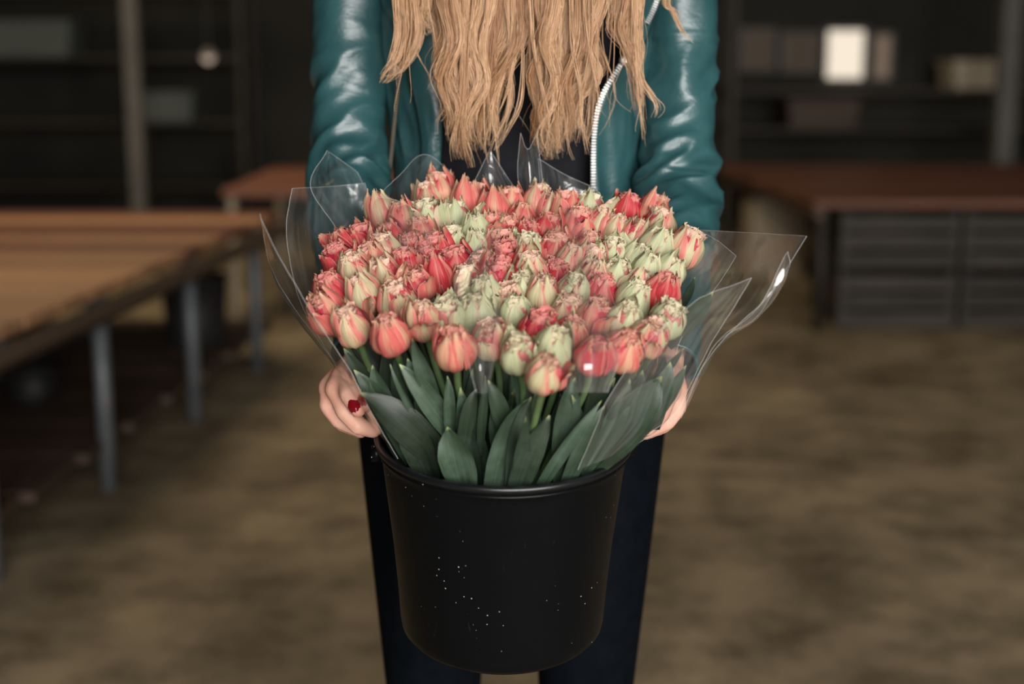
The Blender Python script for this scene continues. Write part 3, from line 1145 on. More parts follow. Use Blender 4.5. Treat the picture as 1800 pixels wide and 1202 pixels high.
sheet('cellophane_sleeve', 'clear cellophane flap with a sharp crescent tip above the red fingernail hand',
      [[(700, 806, 1.355), (682, 784, 1.40), (668, 766, 1.45)],
       [(660, 738, 1.345), (644, 728, 1.40), (634, 722, 1.45)],
       [(612, 645, 1.335), (590, 644, 1.40), (580, 628, 1.44)],
       [(548, 552, 1.330), (520, 555, 1.39), (512, 536, 1.43)],
       [(498, 462, 1.330), (480, 478, 1.38), (474, 462, 1.42)],
       [(459, 384, 1.345), (456, 378, 1.36), (456, 376, 1.37)]], 'film', seed=1)
sheet('cellophane_sleeve', 'broad clear cellophane panel with a flat top edge in front of the dark sleeve',
      [[(664, 762, 1.46), (700, 780, 1.52), (745, 790, 1.545)],
       [(600, 655, 1.475), (660, 660, 1.54), (725, 660, 1.58)],
       [(536, 548, 1.50), (610, 545, 1.57), (700, 545, 1.61)],
       [(512, 470, 1.52), (590, 460, 1.59), (680, 460, 1.625)],
       [(503, 395, 1.54), (575, 390, 1.60), (660, 396, 1.63)],
       [(513, 331, 1.55), (575, 328, 1.61), (641, 322, 1.635)]], 'film', seed=2)
sheet('cellophane_sleeve', 'peaked clear cellophane sheet rising before the dark leather forearm',
      [[(640, 470, 1.575), (690, 470, 1.62), (730, 450, 1.65)],
       [(590, 400, 1.57), (650, 390, 1.625), (700, 385, 1.66)],
       [(546, 327, 1.565), (600, 318, 1.63), (655, 352, 1.665)],
       [(574, 264, 1.59), (584, 270, 1.63), (628, 302, 1.66)]], seed=3)
sheet('cellophane_sleeve', 'clear cellophane sheet with a slanted edge before the black top',
      [[(650, 470, 1.60), (760, 440, 1.63), (840, 420, 1.64)],
       [(655, 400, 1.62), (760, 380, 1.64), (860, 370, 1.645)],
       [(668, 345, 1.61), (720, 320, 1.645), (780, 330, 1.665)],
       [(690, 318, 1.605), (745, 272, 1.645), (790, 300, 1.668)]], seed=4)
sheet('cellophane_sleeve', 'dark triangular cellophane sheet reflecting blooms between the two hair ends',
      [[(800, 420, 1.615), (870, 420, 1.63), (940, 420, 1.63)],
       [(815, 360, 1.62), (870, 360, 1.635), (925, 362, 1.635)],
       [(838, 310, 1.625), (860, 300, 1.635), (892, 312, 1.635)],
       [(856, 272, 1.63), (862, 266, 1.635), (868, 274, 1.635)]], 'film', seed=5)
sheet('cellophane_sleeve', 'narrow rolled cellophane strip standing upright before the black top',
      [[(918, 420, 1.60), (936, 420, 1.585), (958, 420, 1.605)],
       [(914, 345, 1.61), (934, 345, 1.595), (956, 345, 1.615)],
       [(910, 300, 1.615), (930, 290, 1.60), (952, 296, 1.62)],
       [(916, 234, 1.62), (928, 262, 1.605), (944, 232, 1.625)]], 'film', seed=6)
sheet('cellophane_sleeve', 'clear cellophane sheet with a white slanting sheen beside the silver zip',
      [[(950, 430, 1.60), (1010, 430, 1.615), (1075, 430, 1.61)],
       [(950, 365, 1.61), (1005, 370, 1.625), (1065, 375, 1.62)],
       [(948, 310, 1.62), (1000, 335, 1.63), (1052, 345, 1.625)],
       [(946, 278, 1.625), (990, 306, 1.635), (1050, 332, 1.63)]], 'film', seed=7)
sheet('cellophane_sleeve', 'large clear cellophane flap with a long pointed corner beside the pale hand',
      [[(1112, 788, 1.425), (1100, 778, 1.47), (1085, 770, 1.51)],
       [(1196, 722, 1.41), (1150, 680, 1.47), (1110, 660, 1.53)],
       [(1256, 606, 1.395), (1200, 560, 1.47), (1150, 540, 1.54)],
       [(1330, 556, 1.385), (1250, 500, 1.465), (1170, 460, 1.55)],
       [(1384, 470, 1.375), (1290, 440, 1.465), (1185, 420, 1.56)],
       [(1418, 415, 1.375), (1305, 408, 1.465), (1192, 402, 1.565)]], 'film', seed=8)
sheet('cellophane_sleeve', 'curled cellophane edge catching light along the large clear flap',
      [[(1196, 722, 1.408), (1204, 726, 1.395), (1198, 735, 1.385)],
       [(1258, 604, 1.393), (1262, 612, 1.38), (1236, 640, 1.37)],
       [(1322, 552, 1.383), (1330, 562, 1.37), (1296, 572, 1.36)],
       [(1384, 476, 1.373), (1376, 500, 1.362), (1340, 530, 1.36)],
       [(1385, 442, 1.372), (1382, 446, 1.365), (1378, 452, 1.36)]], 'film', seed=9)
sheet('cellophane_sleeve', 'bluish cellophane sheet with a square corner before the bright sleeve',
      [[(1150, 700, 1.44), (1168, 690, 1.43), (1180, 690, 1.42)],
       [(1160, 610, 1.47), (1180, 600, 1.455), (1194, 602, 1.44)],
       [(1185, 520, 1.50), (1215, 520, 1.48), (1240, 532, 1.46)],
       [(1210, 440, 1.53), (1240, 445, 1.505), (1272, 486, 1.48)],
       [(1228, 404, 1.545), (1262, 424, 1.52), (1294, 450, 1.50)]], 'film', seed=10)
sheet('cellophane_sleeve', 'clear triangular cellophane sheet over the broad leaf by the pale hand',
      [[(1016, 826, 1.322), (1064, 806, 1.335), (1104, 786, 1.36)],
       [(1050, 745, 1.312), (1120, 740, 1.325), (1180, 732, 1.36)],
       [(1066, 706, 1.308), (1140, 690, 1.32), (1214, 672, 1.36)],
       [(1130, 610, 1.315), (1190, 590, 1.33), (1252, 600, 1.36)],
       [(1215, 535, 1.33), (1260, 520, 1.345), (1296, 530, 1.36)],
       [(1250, 514, 1.34), (1290, 500, 1.35), (1321, 488, 1.36)]], 'film', seed=11)
sheet('cellophane_sleeve', 'hazy cellophane fold lying over the pale blooms in mid bunch',
      [[(838, 690, 1.268), (846, 692, 1.262), (856, 690, 1.268)],
       [(822, 630, 1.275), (842, 632, 1.262), (872, 628, 1.275)],
       [(808, 560, 1.32), (838, 560, 1.305), (880, 555, 1.32)],
       [(800, 500, 1.375), (836, 500, 1.36), (876, 495, 1.375)],
       [(826, 450, 1.42), (852, 445, 1.41), (880, 440, 1.42)],
       [(866, 400, 1.465), (872, 396, 1.46), (880, 398, 1.465)]], 'film', wrinkle=.001, seed=12, edge_sides='l')
sheet('cellophane_sleeve', 'hazy cellophane sheet lying over coral blooms beside the mid fold',
      [[(990, 690, 1.268), (1030, 690, 1.262), (1068, 690, 1.268)],
       [(984, 630, 1.275), (1030, 632, 1.262), (1088, 628, 1.275)],
       [(990, 570, 1.315), (1036, 570, 1.302), (1088, 565, 1.315)],
       [(986, 500, 1.375), (1024, 500, 1.362), (1068, 500, 1.375)],
       [(962, 430, 1.44), (1002, 425, 1.43), (1040, 425, 1.44)],
       [(975, 372, 1.50), (990, 366, 1.495), (1006, 370, 1.50)]], 'film', wrinkle=.001, seed=13, edge_sides='r')
sheet('cellophane_sleeve', 'hazy cellophane sheet lying over coral blooms behind the red frilled tulips',
      [[(650, 424, 1.478), (700, 440, 1.465), (748, 446, 1.458)],
       [(648, 396, 1.505), (700, 405, 1.49), (764, 412, 1.485)],
       [(654, 364, 1.535), (700, 374, 1.52), (748, 382, 1.52)],
       [(664, 346, 1.55), (690, 350, 1.545), (722, 362, 1.545)]], 'film', wrinkle=.001, seed=14, edge_sides='t')


# ================================================================== the person
person = empty('person', (0.0, 1.8, 0.0))
tag(person, 'person with long blonde hair in a teal leather jacket holding out the bucket', 'person')


def remeshed(name, caps, voxel, smooth=4, extra=None):
    """one continuous surface from tapered capsules (p0, r0, p1, r1) and ellipsoids (c, (rx, ry, rz))"""
    parts = []
    for c in caps:
        if len(c) == 4:
            p0, r0, p1, r1 = c
            p0, p1 = np.asarray(p0, float), np.asarray(p1, float)
            d = p1 - p0
            L = np.linalg.norm(d)
            d = d / max(L, 1e-6)
            k = 7
            ts, rs = [], []
            for a in np.linspace(-math.pi / 2, 0, k):
                ts.append(r0 * math.sin(a)); rs.append(max(r0 * math.cos(a), r0 * .03))
            for a in np.linspace(0, math.pi / 2, k):
                ts.append(L + r1 * math.sin(a)); rs.append(max(r1 * math.cos(a), r1 * .03))
            ref = np.array([1.0, 0, 0]) if abs(d[0]) < .8 else np.array([0, 1.0, 0])
            n = nz(ref - d * np.dot(ref, d)); b = np.cross(d, n)
            a = np.linspace(0, 2 * math.pi, 20, endpoint=False)
            pts = np.array([[p0 + d * t_ + r_ * (math.cos(x) * n + math.sin(x) * b) for x in a] for t_, r_ in zip(ts, rs)])
            V, F, U = grid(pts, True)
            F += [tuple(range(20))[::-1], tuple(range(len(V) - 20, len(V)))]
        else:
            cc, rr = c
            a = np.linspace(0, 2 * math.pi, 28, endpoint=False)
            la = np.linspace(-math.pi / 2 + .05, math.pi / 2 - .05, 16)
            pts = np.array([[(math.cos(q) * math.cos(x), math.cos(q) * math.sin(x), math.sin(q)) for x in a] for q in la]) * np.asarray(rr) + np.asarray(cc)
            V, F, U = grid(pts, True)
            F += [tuple(range(28))[::-1], tuple(range(len(V) - 28, len(V)))]
        parts.append((V, F, U))
    V, F, U = merge(parts)
    me = mesh(name, V, F)
    tmp = bpy.data.objects.new(name + '_source', me)
    COL.objects.link(tmp)
    md = tmp.modifiers.new('r', 'REMESH'); md.mode = 'VOXEL'; md.voxel_size = voxel
    md.use_smooth_shade = True
    sm = tmp.modifiers.new('s', 'SMOOTH'); sm.factor = .5; sm.iterations = smooth
    dg = bpy.context.evaluated_depsgraph_get()
    out = bpy.data.meshes.new_from_object(tmp.evaluated_get(dg))
    bpy.data.objects.remove(tmp)
    bpy.data.meshes.remove(me)
    out.name = name
    out.polygons.foreach_set('use_smooth', [True] * len(out.polygons))
    return out


BX, BY = 0.006, 1.80          # body axis
# arm paths
ARM = {
    -1: dict(sh=np.array([-.178, 1.815, 1.362]), el=P(613, 322, 1.745), mid=P(628, 480, 1.62), wr=P(630, 640, 1.50)),
    1: dict(sh=np.array([.190, 1.815, 1.362]), el=P(1194, 330, 1.735), mid=P(1189, 480, 1.62), wr=P(1170, 652, 1.50)),
}


def hand(s):
    """chains of (px, py, Y, r) for one hand gripping under the bucket's rim; s=-1 beside the red nail, s=1 mirrored"""
    def q(x, y, Y):
        return P(x, y, Y) if s < 0 else P(1768 - x, y + 3, Y)
    W = ARM[s]['wr']
    ch = {
        'index': [(595, 684, 1.438, .0125), (608, 722, 1.428, .0112), (630, 748, 1.427, .0098), (656, 757, 1.437, .0080)],
        'middle': [(583, 682, 1.460, .0122), (578, 712, 1.455, .0105), (596, 738, 1.454, .0095), (634, 757, 1.458, .0080)],
        'ring': [(583, 684, 1.482, .0118), (580, 716, 1.478, .0102), (602, 744, 1.477, .0092), (634, 758, 1.478, .0078)],
        'little': [(590, 684, 1.500, .0110), (588, 710, 1.496, .0090), (606, 738, 1.494, .0080), (632, 752, 1.494, .0068)],
        'thumb': [(605, 662, 1.448, .0120), (613, 680, 1.425, .0112), (614, 694, 1.412, .0104), (629, 720, 1.402, .0084)],
    }
    caps = []
    for nm, c in ch.items():
        pts = [q(*p[:3]) for p in c]
        rs = [p[3] for p in c]
        if nm != 'thumb':
            caps.append((W + (pts[0] - W) * .12, .018, pts[0], .0145))
        else:
            caps.append((W + (pts[0] - W) * .2, .018, pts[0], .014))
        for k in range(3):
            caps.append((pts[k], rs[k], pts[k + 1], rs[k + 1]))
    return caps, {nm: [q(*p[:3]) for p in c] for nm, c in ch.items()}


SLEEVE = {
    -1: [np.array([-.150, 1.81, 1.392]), ARM[-1]['sh'] + np.array([.0, 0, -.02]), P(617, 0, 1.80), P(614, 110, 1.79), P(612, 220, 1.775), ARM[-1]['el'], P(613, 400, 1.69), ARM[-1]['mid'], P(641, 570, 1.555), P(640, 622, 1.518)],
    1: [np.array([.162, 1.81, 1.392]), ARM[1]['sh'] + np.array([.0, 0, -.02]), P(1194, 0, 1.80), P(1196, 110, 1.79), P(1195, 220, 1.77), ARM[1]['el'], P(1197, 400, 1.685), ARM[1]['mid'], P(1178, 570, 1.555), P(1171, 640, 1.508)],
}
caps = []
HAND = {}
for s in (-1, 1):
    A = ARM[s]
    inw = np.array([0, .0, 0])
    ap = cr(SLEEVE[s], 24)
    ar = np.interp(np.linspace(0, 1, 24), [0, .1, .55, .75, 1], [.022, .030, .025, .023, .019])
    caps += [(ap[k], ar[k], ap[k + 1], ar[k + 1]) for k in range(23)] + [(ap[-1], .019, A['wr'], .019)]
    hc, HAND[s] = hand(s)
    caps += hc
    caps += [(np.array([BX, BY + .01, 1.37]), .05, A['sh'], .035)]
    hip = np.array([BX + s * .085, 1.80, .86]); 
    kn = P(900 - 4 + s * 134, 1200, 1.755); an = np.array([kn[0], 1.81, .10])
    caps += [(hip, .070, kn, .043), (kn, .043, an, .028), (an, .030, an + np.array([s * .012, -.13, -.06]), .022)]
caps += [((BX, BY, .90), (.130, .085, .12)), ((BX, BY, 1.06), (.105, .075, .16)), ((BX, BY, 1.24), (.120, .082, .16)),
         (np.array([BX, BY + .012, 1.36]), .05, np.array([BX, BY + .005, 1.49]), .044),
         ((BX, BY - .01, 1.605), (.070, .088, .108)), ((BX, BY - .035, 1.555), (.052, .060, .060)),
         (np.array([BX, BY - .098, 1.615]), .008, np.array([BX, BY - .114, 1.582]), .012),
         (np.array([BX - .018, BY - .088, 1.548]), .009, np.array([BX + .018, BY - .088, 1.548]), .009),
         ((BX - .070, BY, 1.595), (.010, .018, .030)), ((BX + .070, BY, 1.595), (.010, .018, .030))]
body = obj('body', remeshed('body', caps, .0032, 1), M['skin'], person)
for s in (-1, 1):
    V, F, U = lathe([(0.0005, -.012), (.008, -.009), (.012, 0), (.008, .009), (.0005, .012)], 16)
    obj('eye', mesh('eye', V + np.array([BX + s * .030, BY - .088, 1.615]), F, U), M['eye'], body)


def fingernail(base, tip, up, w, l):
    d = nz(tip - base)
    u = nz(up - d * np.dot(up, d)); sd = np.cross(d, u)
    c = base + (tip - base) * .80
    p = np.zeros((7, 7, 3))
    for j in range(7):
        for i in range(7):
            a = -1 + 2 * i / 6; b = -1 + 2 * j / 6
            wj = math.sqrt(max(0.0, 1 - max(0, abs(b) - .35) ** 2 / .46))
            p[j, i] = c + d * b * l + sd * a * w * wj + u * (.0099 - .0040 * a * a - .0012 * b * b)
    V, F, U = grid(p)
    o = obj('fingernail', mesh('fingernail', V, F, U), M['nail'], body)
    o['label'] = 'dark red lacquered fingernail'


for s in (-1, 1):
    th = HAND[s]['thumb']
    fingernail(th[2], th[3], nz(np.array([s * .25, -1, .30])), .0064, .0082)

# ---------------------------------------------------------------- trousers and boots
caps = []
for s in (-1, 1):
    hip = np.array([BX - .006 + s * .110, 1.79, .84])
    kn = P(900 - 4 + s * 134, 1200, 1.755)
    sh = np.array([kn[0], 1.79, .25]); an = np.array([kn[0] + s * .0, 1.81, .08])
    caps += [(hip, .100, kn, .0635), (kn, .0635, sh, .050), (sh, .050, an, .042)]
caps += [((BX - .004, 1.80, .88), (.182, .108, .11)), ((BX - .004, 1.80, .96), (.140, .095, .10))]
obj('trousers', remeshed('trousers', caps, .007, 4), M['trousers'], person)
for s in (-1, 1):
    kx = P(900 - 4 + s * 134, 1200, 1.755)[0]
    bm_ = remeshed('boot', [(np.array([kx, 1.82, .05]), .045, np.array([kx, 1.81, .17]), .047),
                            (np.array([kx, 1.81, .043]), .040, np.array([kx + s * .012, 1.66, .036]), .034), ((kx + s * .01, 1.74, .040), (.044, .10, .040))], .006, 3)
    bo = obj('boot', bm_, M['boot'], person)
    pts = [(.036, 1.87), (.042, 1.80), (.043, 1.72), (.036, 1.645), (.0, 1.622)]
    ol = [(kx + w + s * .005, y) for w, y in pts] + [(kx - w + s * .005, y) for w, y in pts[::-1][1:]]
    n = len(ol)
    V = np.array([(x, y, 0.0) for x, y in ol] + [(x, y, .014) for x, y in ol])
    F = [tuple(range(n)), tuple(range(n, 2 * n))[::-1]] + [(i, (i + 1) % n, n + (i + 1) % n, n + i) for i in range(n)]
    obj('sole', mesh('sole', V, F, smooth=False), M['boot'], bo)

# ---------------------------------------------------------------- black top
def torso_ab(z):
    a = np.interp(z, [.92, 1.0, 1.08, 1.18, 1.28, 1.36, 1.41, 1.45], [.150, .142, .140, .150, .158, .150, .105, .06])
    b = np.interp(z, [.92, 1.0, 1.08, 1.18, 1.28, 1.36, 1.41, 1.45], [.098, .094, .094, .102, .106, .092, .07, .055])
    return a, b


zs = np.linspace(.90, 1.45, 60)
p = np.zeros((60, 72, 3))
for j, z in enumerate(zs):
    a, b = torso_ab(z)
    for i in range(72):
        th = 2 * math.pi * i / 72
        x, y = BX + (a - .012) * math.sin(th), BY - (b - .010) * math.cos(th)
        k = .003 * nse((x, y, z * .6), 18, 3)
        p[j, i] = (x + k * math.sin(th), y - k * math.cos(th), z)
V, F, U = grid(p, True)
obj('black_top', mesh('black_top', V, F, U), M['shirt'], person)

# ---------------------------------------------------------------- leather jacket
def yz(py, Y=1.69):
    return P(900, py, Y)[2]


def open_x(z, side):
    rows = [(-400, 830, 1000), (-150, 792, 1085), (0, 780, 1108), (100, 778, 1098), (160, 776, 1062), (230, 775, 1044), (330, 770, 1043), (450, 758, 1046), (600, 750, 1050)]
    zz = [yz(r[0]) for r in rows][::-1]
    xx = [P(r[1 if side < 0 else 2], r[0], 1.695)[0] for r in rows][::-1]
    return float(np.interp(z, zz, xx))


NJ, NI = 110, 150
zs = np.linspace(.955, 1.445, NJ)
p = np.zeros((NJ, NI, 3))
EDGE = {-1: [], 1: []}
for j, z in enumerate(zs):
    a, b = torso_ab(z)
    a += .012; b += .010
    tl = math.asin(max(-.98, min(.98, (open_x(z, -1) - BX) / a)))
    tr = math.asin(max(-.98, min(.98, (open_x(z, 1) - BX) / a)))
    for i in range(NI):
        s = i / (NI - 1)
        th = tr + (2 * math.pi + tl - tr) * s
        fold = .0045 * (1 - abs(nse((th * 5.5 + z * 2, z * 5, 1.3), 1.0)) * 2.2) * (1 if abs(((th + math.pi) % (2 * math.pi)) - math.pi) < 1.6 else .5)
        fold += .0035 * nse((th * 2.2, z * 26 + th * 6, 7.7), 1.0)
        front = math.exp(-(min(s, 1 - s) / .02) ** 2)
        r = 1 + 0 * front
        x, y = BX + (a + fold) * math.sin(th), BY - (b + fold + .004 * front) * math.cos(th)
        p[j, i] = (x, y, z)
    EDGE[1].append(p[j, 0].copy()); EDGE[-1].append(p[j, -1].copy())
V, F, U = grid(p)
jacket = obj('jacket', mesh('jacket', V, F, U), M['leather'], person)
md = jacket.modifiers.new('thickness', 'SOLIDIFY'); md.thickness = .0028; md.offset = -1
jacket['label'] = 'teal leather biker jacket worn open'
EDGE = {k: np.array(v) for k, v in EDGE.items()}


def jsurf(px, py, lift=.0):
    """point on the jacket's front under a pixel"""
    z = yz(py)
    for _ in range(4):
        a, b = torso_ab(z)
        a += .012 + lift; b += .010 + lift
        x = P(px, py, 1.70)[0]
        s = max(-.97, min(.97, (x - BX) / a))
        Y = BY - b * math.sqrt(1 - s * s)
        q = P(px, py, Y)
        z = q[2]
    return q


# lapel and placket on one side, with piping
rows = []
for py, xs, xe in ((-120, 700, 800), (0, 708, 788), (60, 712, 781), (100, 716, 779), (150, 725, 777), (200, 736, 776), (255, 744, 775), (300, 741, 771), (350, 733, 764), (420, 726, 758)):
    r = []
    for k in range(9):
        u = k / 8
        r.append(jsurf(xs + (xe - xs) * u, py, .006 + .007 * math.sin(math.pi * min(1, u * 1.1)) ** .6 + .002 * nse((u * 3, py * .03, 2), 1)))
    rows.append(r)
g = np.array(rows)
p = np.zeros((60, 9, 3))
for i in range(9):
    p[:, i] = cr(g[:, i], 60)
for j in range(60):
    for i in range(9):
        p[j, i, 1] -= .0016 * nse((i * .9, j * .45, 4.2), 1.0) + .001 * math.sin(j * 1.9 + i)* (i < 2)
V, F, U = grid(p)
lap = obj('lapel', mesh('lapel', V, F, U), M['leather'], jacket)
md = lap.modifiers.new('thickness', 'SOLIDIFY'); md.thickness = .004; md.offset = -1
V, F, U = tube(p[:, 0] + np.array([0, -.001, 0]), .0034, 8)
obj('piping', mesh('piping', V, F, U), M['leather'], jacket)
V, F, U = tube(p[:, 3] + np.array([0, -.0005, 0]), .0018, 8)
obj('piping', mesh('piping', V, F, U), M['leather'], jacket)

# upper lapel on the other side under the hair
rows = []
for py, xs, xe in ((-140, 1085, 1150), (-60, 1098, 1152), (0, 1106, 1150), (50, 1104, 1140), (90, 1100, 1122), (112, 1096, 1106)):
    rows.append([jsurf(xs + (xe - xs) * k / 6, py, .010 + .005 * math.sin(math.pi * k / 6)) for k in range(7)])
g = np.array(rows)
p = np.zeros((30, 7, 3))
for i in range(7):
    p[:, i] = cr(g[:, i], 30)
V, F, U = grid(p)
lap2 = obj('lapel', mesh('lapel', V, F, U), M['leather'], jacket)
md = lap2.modifiers.new('thickness', 'SOLIDIFY'); md.thickness = .004; md.offset = -1


def zipper(path, pitch, w, h, mat, name='zip'):
    path = np.asarray(path)
    seg = np.linalg.norm(np.diff(path, axis=0), axis=1)
    S = np.concatenate([[0], np.cumsum(seg)])
    n = int(S[-1] / pitch)
    parts = []
    for k in range(n):
        s = (k + .5) * pitch
        c = np.array([np.interp(s, S, path[:, d]) for d in range(3)])
        c2 = np.array([np.interp(min(s + pitch * .5, S[-1]), S, path[:, d]) for d in range(3)])
        d = nz(c2 - c + 1e-9)
        sd = nz(np.cross(d, [0, -1, 0]))
        up = np.cross(sd, d)
        V, F, U = box(-.5, .5, -.5, .5, -.5, .5, bev=.14)
        V = c + V[:, :1] * sd * w + V[:, 1:2] * d * pitch * .55 + V[:, 2:3] * up * h
        parts.append((V, F, U))
    V, F, U = merge(parts)
    z = obj(name, mesh(name, V, F, smooth=False), mat, jacket)
    z['kind'] = 'stuff'
    V, F, U = tube(path + np.array([0, .0015, 0]), .0030, 6)
    obj('zip_tape', mesh('zip_tape', V, F, U), M['tape'], jacket)
    return z


zp = [jsurf(x, y, .010) for x, y in ((1103, 92), (1092, 112), (1074, 140), (1060, 165), (1050, 195), (1045, 230), (1043, 270), (1043, 330), (1044, 380), (1046, 440))]
zipper(cr(zp, 80), .0035, .0066, .0035, M['silver'])['label'] = 'silver metal zip teeth'
zp = [jsurf(x, y, .007) for x, y in ((706, 90), (702, 130), (697, 180), (692, 230), (687, 280), (682, 325), (678, 370), (675, 420))]
zipper(cr(zp, 80), .0034, .0042, .003, M['brass'])['label'] = 'brass metal zip teeth'
zp = [jsurf(x, y, .019) for x, y in ((1164, -40), (1158, -10), (1148, 18), (1136, 42))]
zipper(cr(zp, 40), .0031, .0070, .0035, M['silver'])['label'] = 'silver metal zip teeth'
c = jsurf(1097, 106, .014)
V, F, U = lathe([(.0005, 0), (.0055, 0), (.0065, .0012), (.0055, .003), (.003, .0036), (.0005, .0036)], 20)
V = V[:, [0, 2, 1]] * np.array([1, -1, 1]) + c
obj('snap_button', mesh('snap_button', V, F, U), M['silver'], jacket)


# sleeves
def sleeve(s):
    pts = SLEEVE[s]
    NV, NU = 190, 64
    path = cr(pts, NV)
    T_, N_, B_ = frames(path)
    tt = np.linspace(0, 1, NV)
    rad = np.interp(tt, [0, .06, .12, .25, .4, .55, .62, .75, .9, 1], [.030, .050, .0475, .0445, .0435, .0455, .044, .040, .035, .0335])
    a = np.linspace(0, 2 * math.pi, NU, endpoint=False)
    p = np.zeros((NV, NU, 3))
    te = .56
    for j in range(NV):
        t_ = tt[j]
        el = math.exp(-((t_ - te) / .10) ** 2) + .55 * math.exp(-((t_ - .36) / .05) ** 2) + .35 * math.exp(-((t_ - .75) / .08) ** 2)
        for i in range(NU):
            ca, sa = math.cos(a[i]), math.sin(a[i])
            n1 = nse((ca * .75, sa * .75, t_ * 21 + .8 * math.sin(a[i] + s)), 1.0, 11 * s)
            n2 = nse((ca * 1.4, sa * 1.4, t_ * 38), 1.0, 5 + 3 * s)
            ridge = 1 - 2.4 * abs(n1)
            r = rad[j] + el * (.0088 * ridge + .0038 * n2) + .0030 * nse((ca * 1.1, sa * 1.1, t_ * 8), 1.0, 2 * s) + .0012 * ridge * (1 - el * .5)
            if s > 0:
                r += .0016 * math.exp(-((t_ - .292) / .005) ** 2) - .0012 * math.exp(-((t_ - .302) / .004) ** 2)
            p[j, i] = path[j] + r * (ca * N_[j] + sa * B_[j])
    V, F, U = grid(p, True)
    o = obj('sleeve', mesh('sleeve', V, F, U), M['leather'], jacket)
    cuff = p[-1]
    V, F, U = tube(np.vstack([cuff, cuff[:1]]), .0026, 8, caps=False)
    obj('cuff', mesh('cuff', V, F, U), M['leather'], jacket)


sleeve(-1)
sleeve(1)
# collar
a = np.linspace(.7, 2 * math.pi - .7, 48)
p = np.zeros((6, 48, 3))
for j in range(6):
    v = j / 5
    for i in range(48):
        r = .075 + .025 * math.sin(v * math.pi) - .01 * v
        p[j, i] = (BX + r * math.sin(a[i]) * 1.1, BY - r * math.cos(a[i]) * .9 + .005, 1.425 + .05 * math.sin(v * math.pi * .6) - (.03 * v if j > 3 else 0))
V, F, U = grid(p)
obj('collar', mesh('collar', V, F, U), M['leather'], jacket)

# ---------------------------------------------------------------- hair
SEGS = 40
hv, hf, hc = [], [], []
hn = 0


def smooth_noise(n, k, amp):
    return np.interp(np.linspace(0, k, n), np.arange(k + 1), RNG.normal(0, amp, k + 1))


def lock(ctrl, nstr, width, tipw, tone, loose=1.0, head=True):
    """ctrl: (px, py, Y) control points from head to tip; width in px"""
    global hn
    ctrl = np.array(ctrl, float)
    w0 = width / FPX * 1.65
    w1 = tipw / FPX * 1.65
    base = cr(np.array([P(*c) for c in ctrl]), SEGS)
    t = np.linspace(0, 1, SEGS)
    for k in range(nstr):
        ox, oy = RNG.normal(0, .5, 2)
        end = int(SEGS * (1 - .42 * RNG.random() ** 1.3))
        prof = w0 * (1 - t) ** .55 + w1
        q = base.copy()
        wob = np.convolve(smooth_noise(SEGS, 9, 1.0), np.ones(5) / 5, 'same')
        wob2 = np.convolve(smooth_noise(SEGS, 9, 1.0), np.ones(5) / 5, 'same')
        stray = .0022 * loose * (2.4 if RNG.random() < .06 else 1.0)
        q[:, 0] += ox * prof + wob * stray * (.3 + t)
        q[:, 1] += oy * prof * .55 + wob2 * stray * .5
        q[:, 2] += wob2 * stray * .3
        q = q[:max(end, 8)]
        n = len(q)
        r = .00042 * np.clip((1 - np.linspace(0, 1, n)) * 4 + .25, .25, 1) * RNG.uniform(.7, 1.25)
        T_ = np.gradient(q, axis=0); T_ /= np.linalg.norm(T_, axis=1)[:, None] + 1e-9
        N_ = np.cross(T_, [0, 1.0, 0]); N_ /= np.linalg.norm(N_, axis=1)[:, None] + 1e-9
        B_ = np.cross(T_, N_)
        ring = np.stack([q + r[:, None] * (math.cos(x) * N_ + math.sin(x) * B_) for x in (0, 2.0944, 4.1888)], 1)
        hv.append(ring.reshape(-1, 3))
        i = np.arange(n - 1)[:, None] * 3
        for m_ in range(3):
            m2 = (m_ + 1) % 3
            hf.append(np.hstack([i + m_, i + m2, i + 3 + m2, i + 3 + m_]) + hn)
        hn += n * 3
        tn = np.clip(tone + RNG.normal(0, .17), 0, 1)
        c0 = np.array([.22, .085, .028]) * (1 - tn) + np.array([.66, .36, .17]) * tn
        c1 = np.array([.34, .155, .062]) * (1 - tn) + np.array([.80, .54, .33]) * tn
        ct = np.clip(np.linspace(0, 1, n) * 1.5 - .55, 0, 1)[:, None]
        col = c0 * (1 - ct) + c1 * ct
        hc.append(np.repeat(np.hstack([col, np.ones((n, 1))]), 3, 0))


def full(xs, Y):
    """add the run from the crown down to the chest to visible control points"""
    x0 = xs[0][0]
    s = (x0 - 905)
    sg = math.copysign(1, s)
    return [(905 + .12 * s, -618, 1.80), (905 + sg * max(45, abs(s) * .5), -570, 1.74), (905 + sg * max(95, abs(s) * .72), -420, 1.715), (905 + sg * max(70, abs(s) * .85), -260, 1.69), (x0 + RNG.uniform(-6, 6), -110, Y + .01)] + [(x, y, Y + dy) for x, y, dy in xs]


rr = RNG.uniform
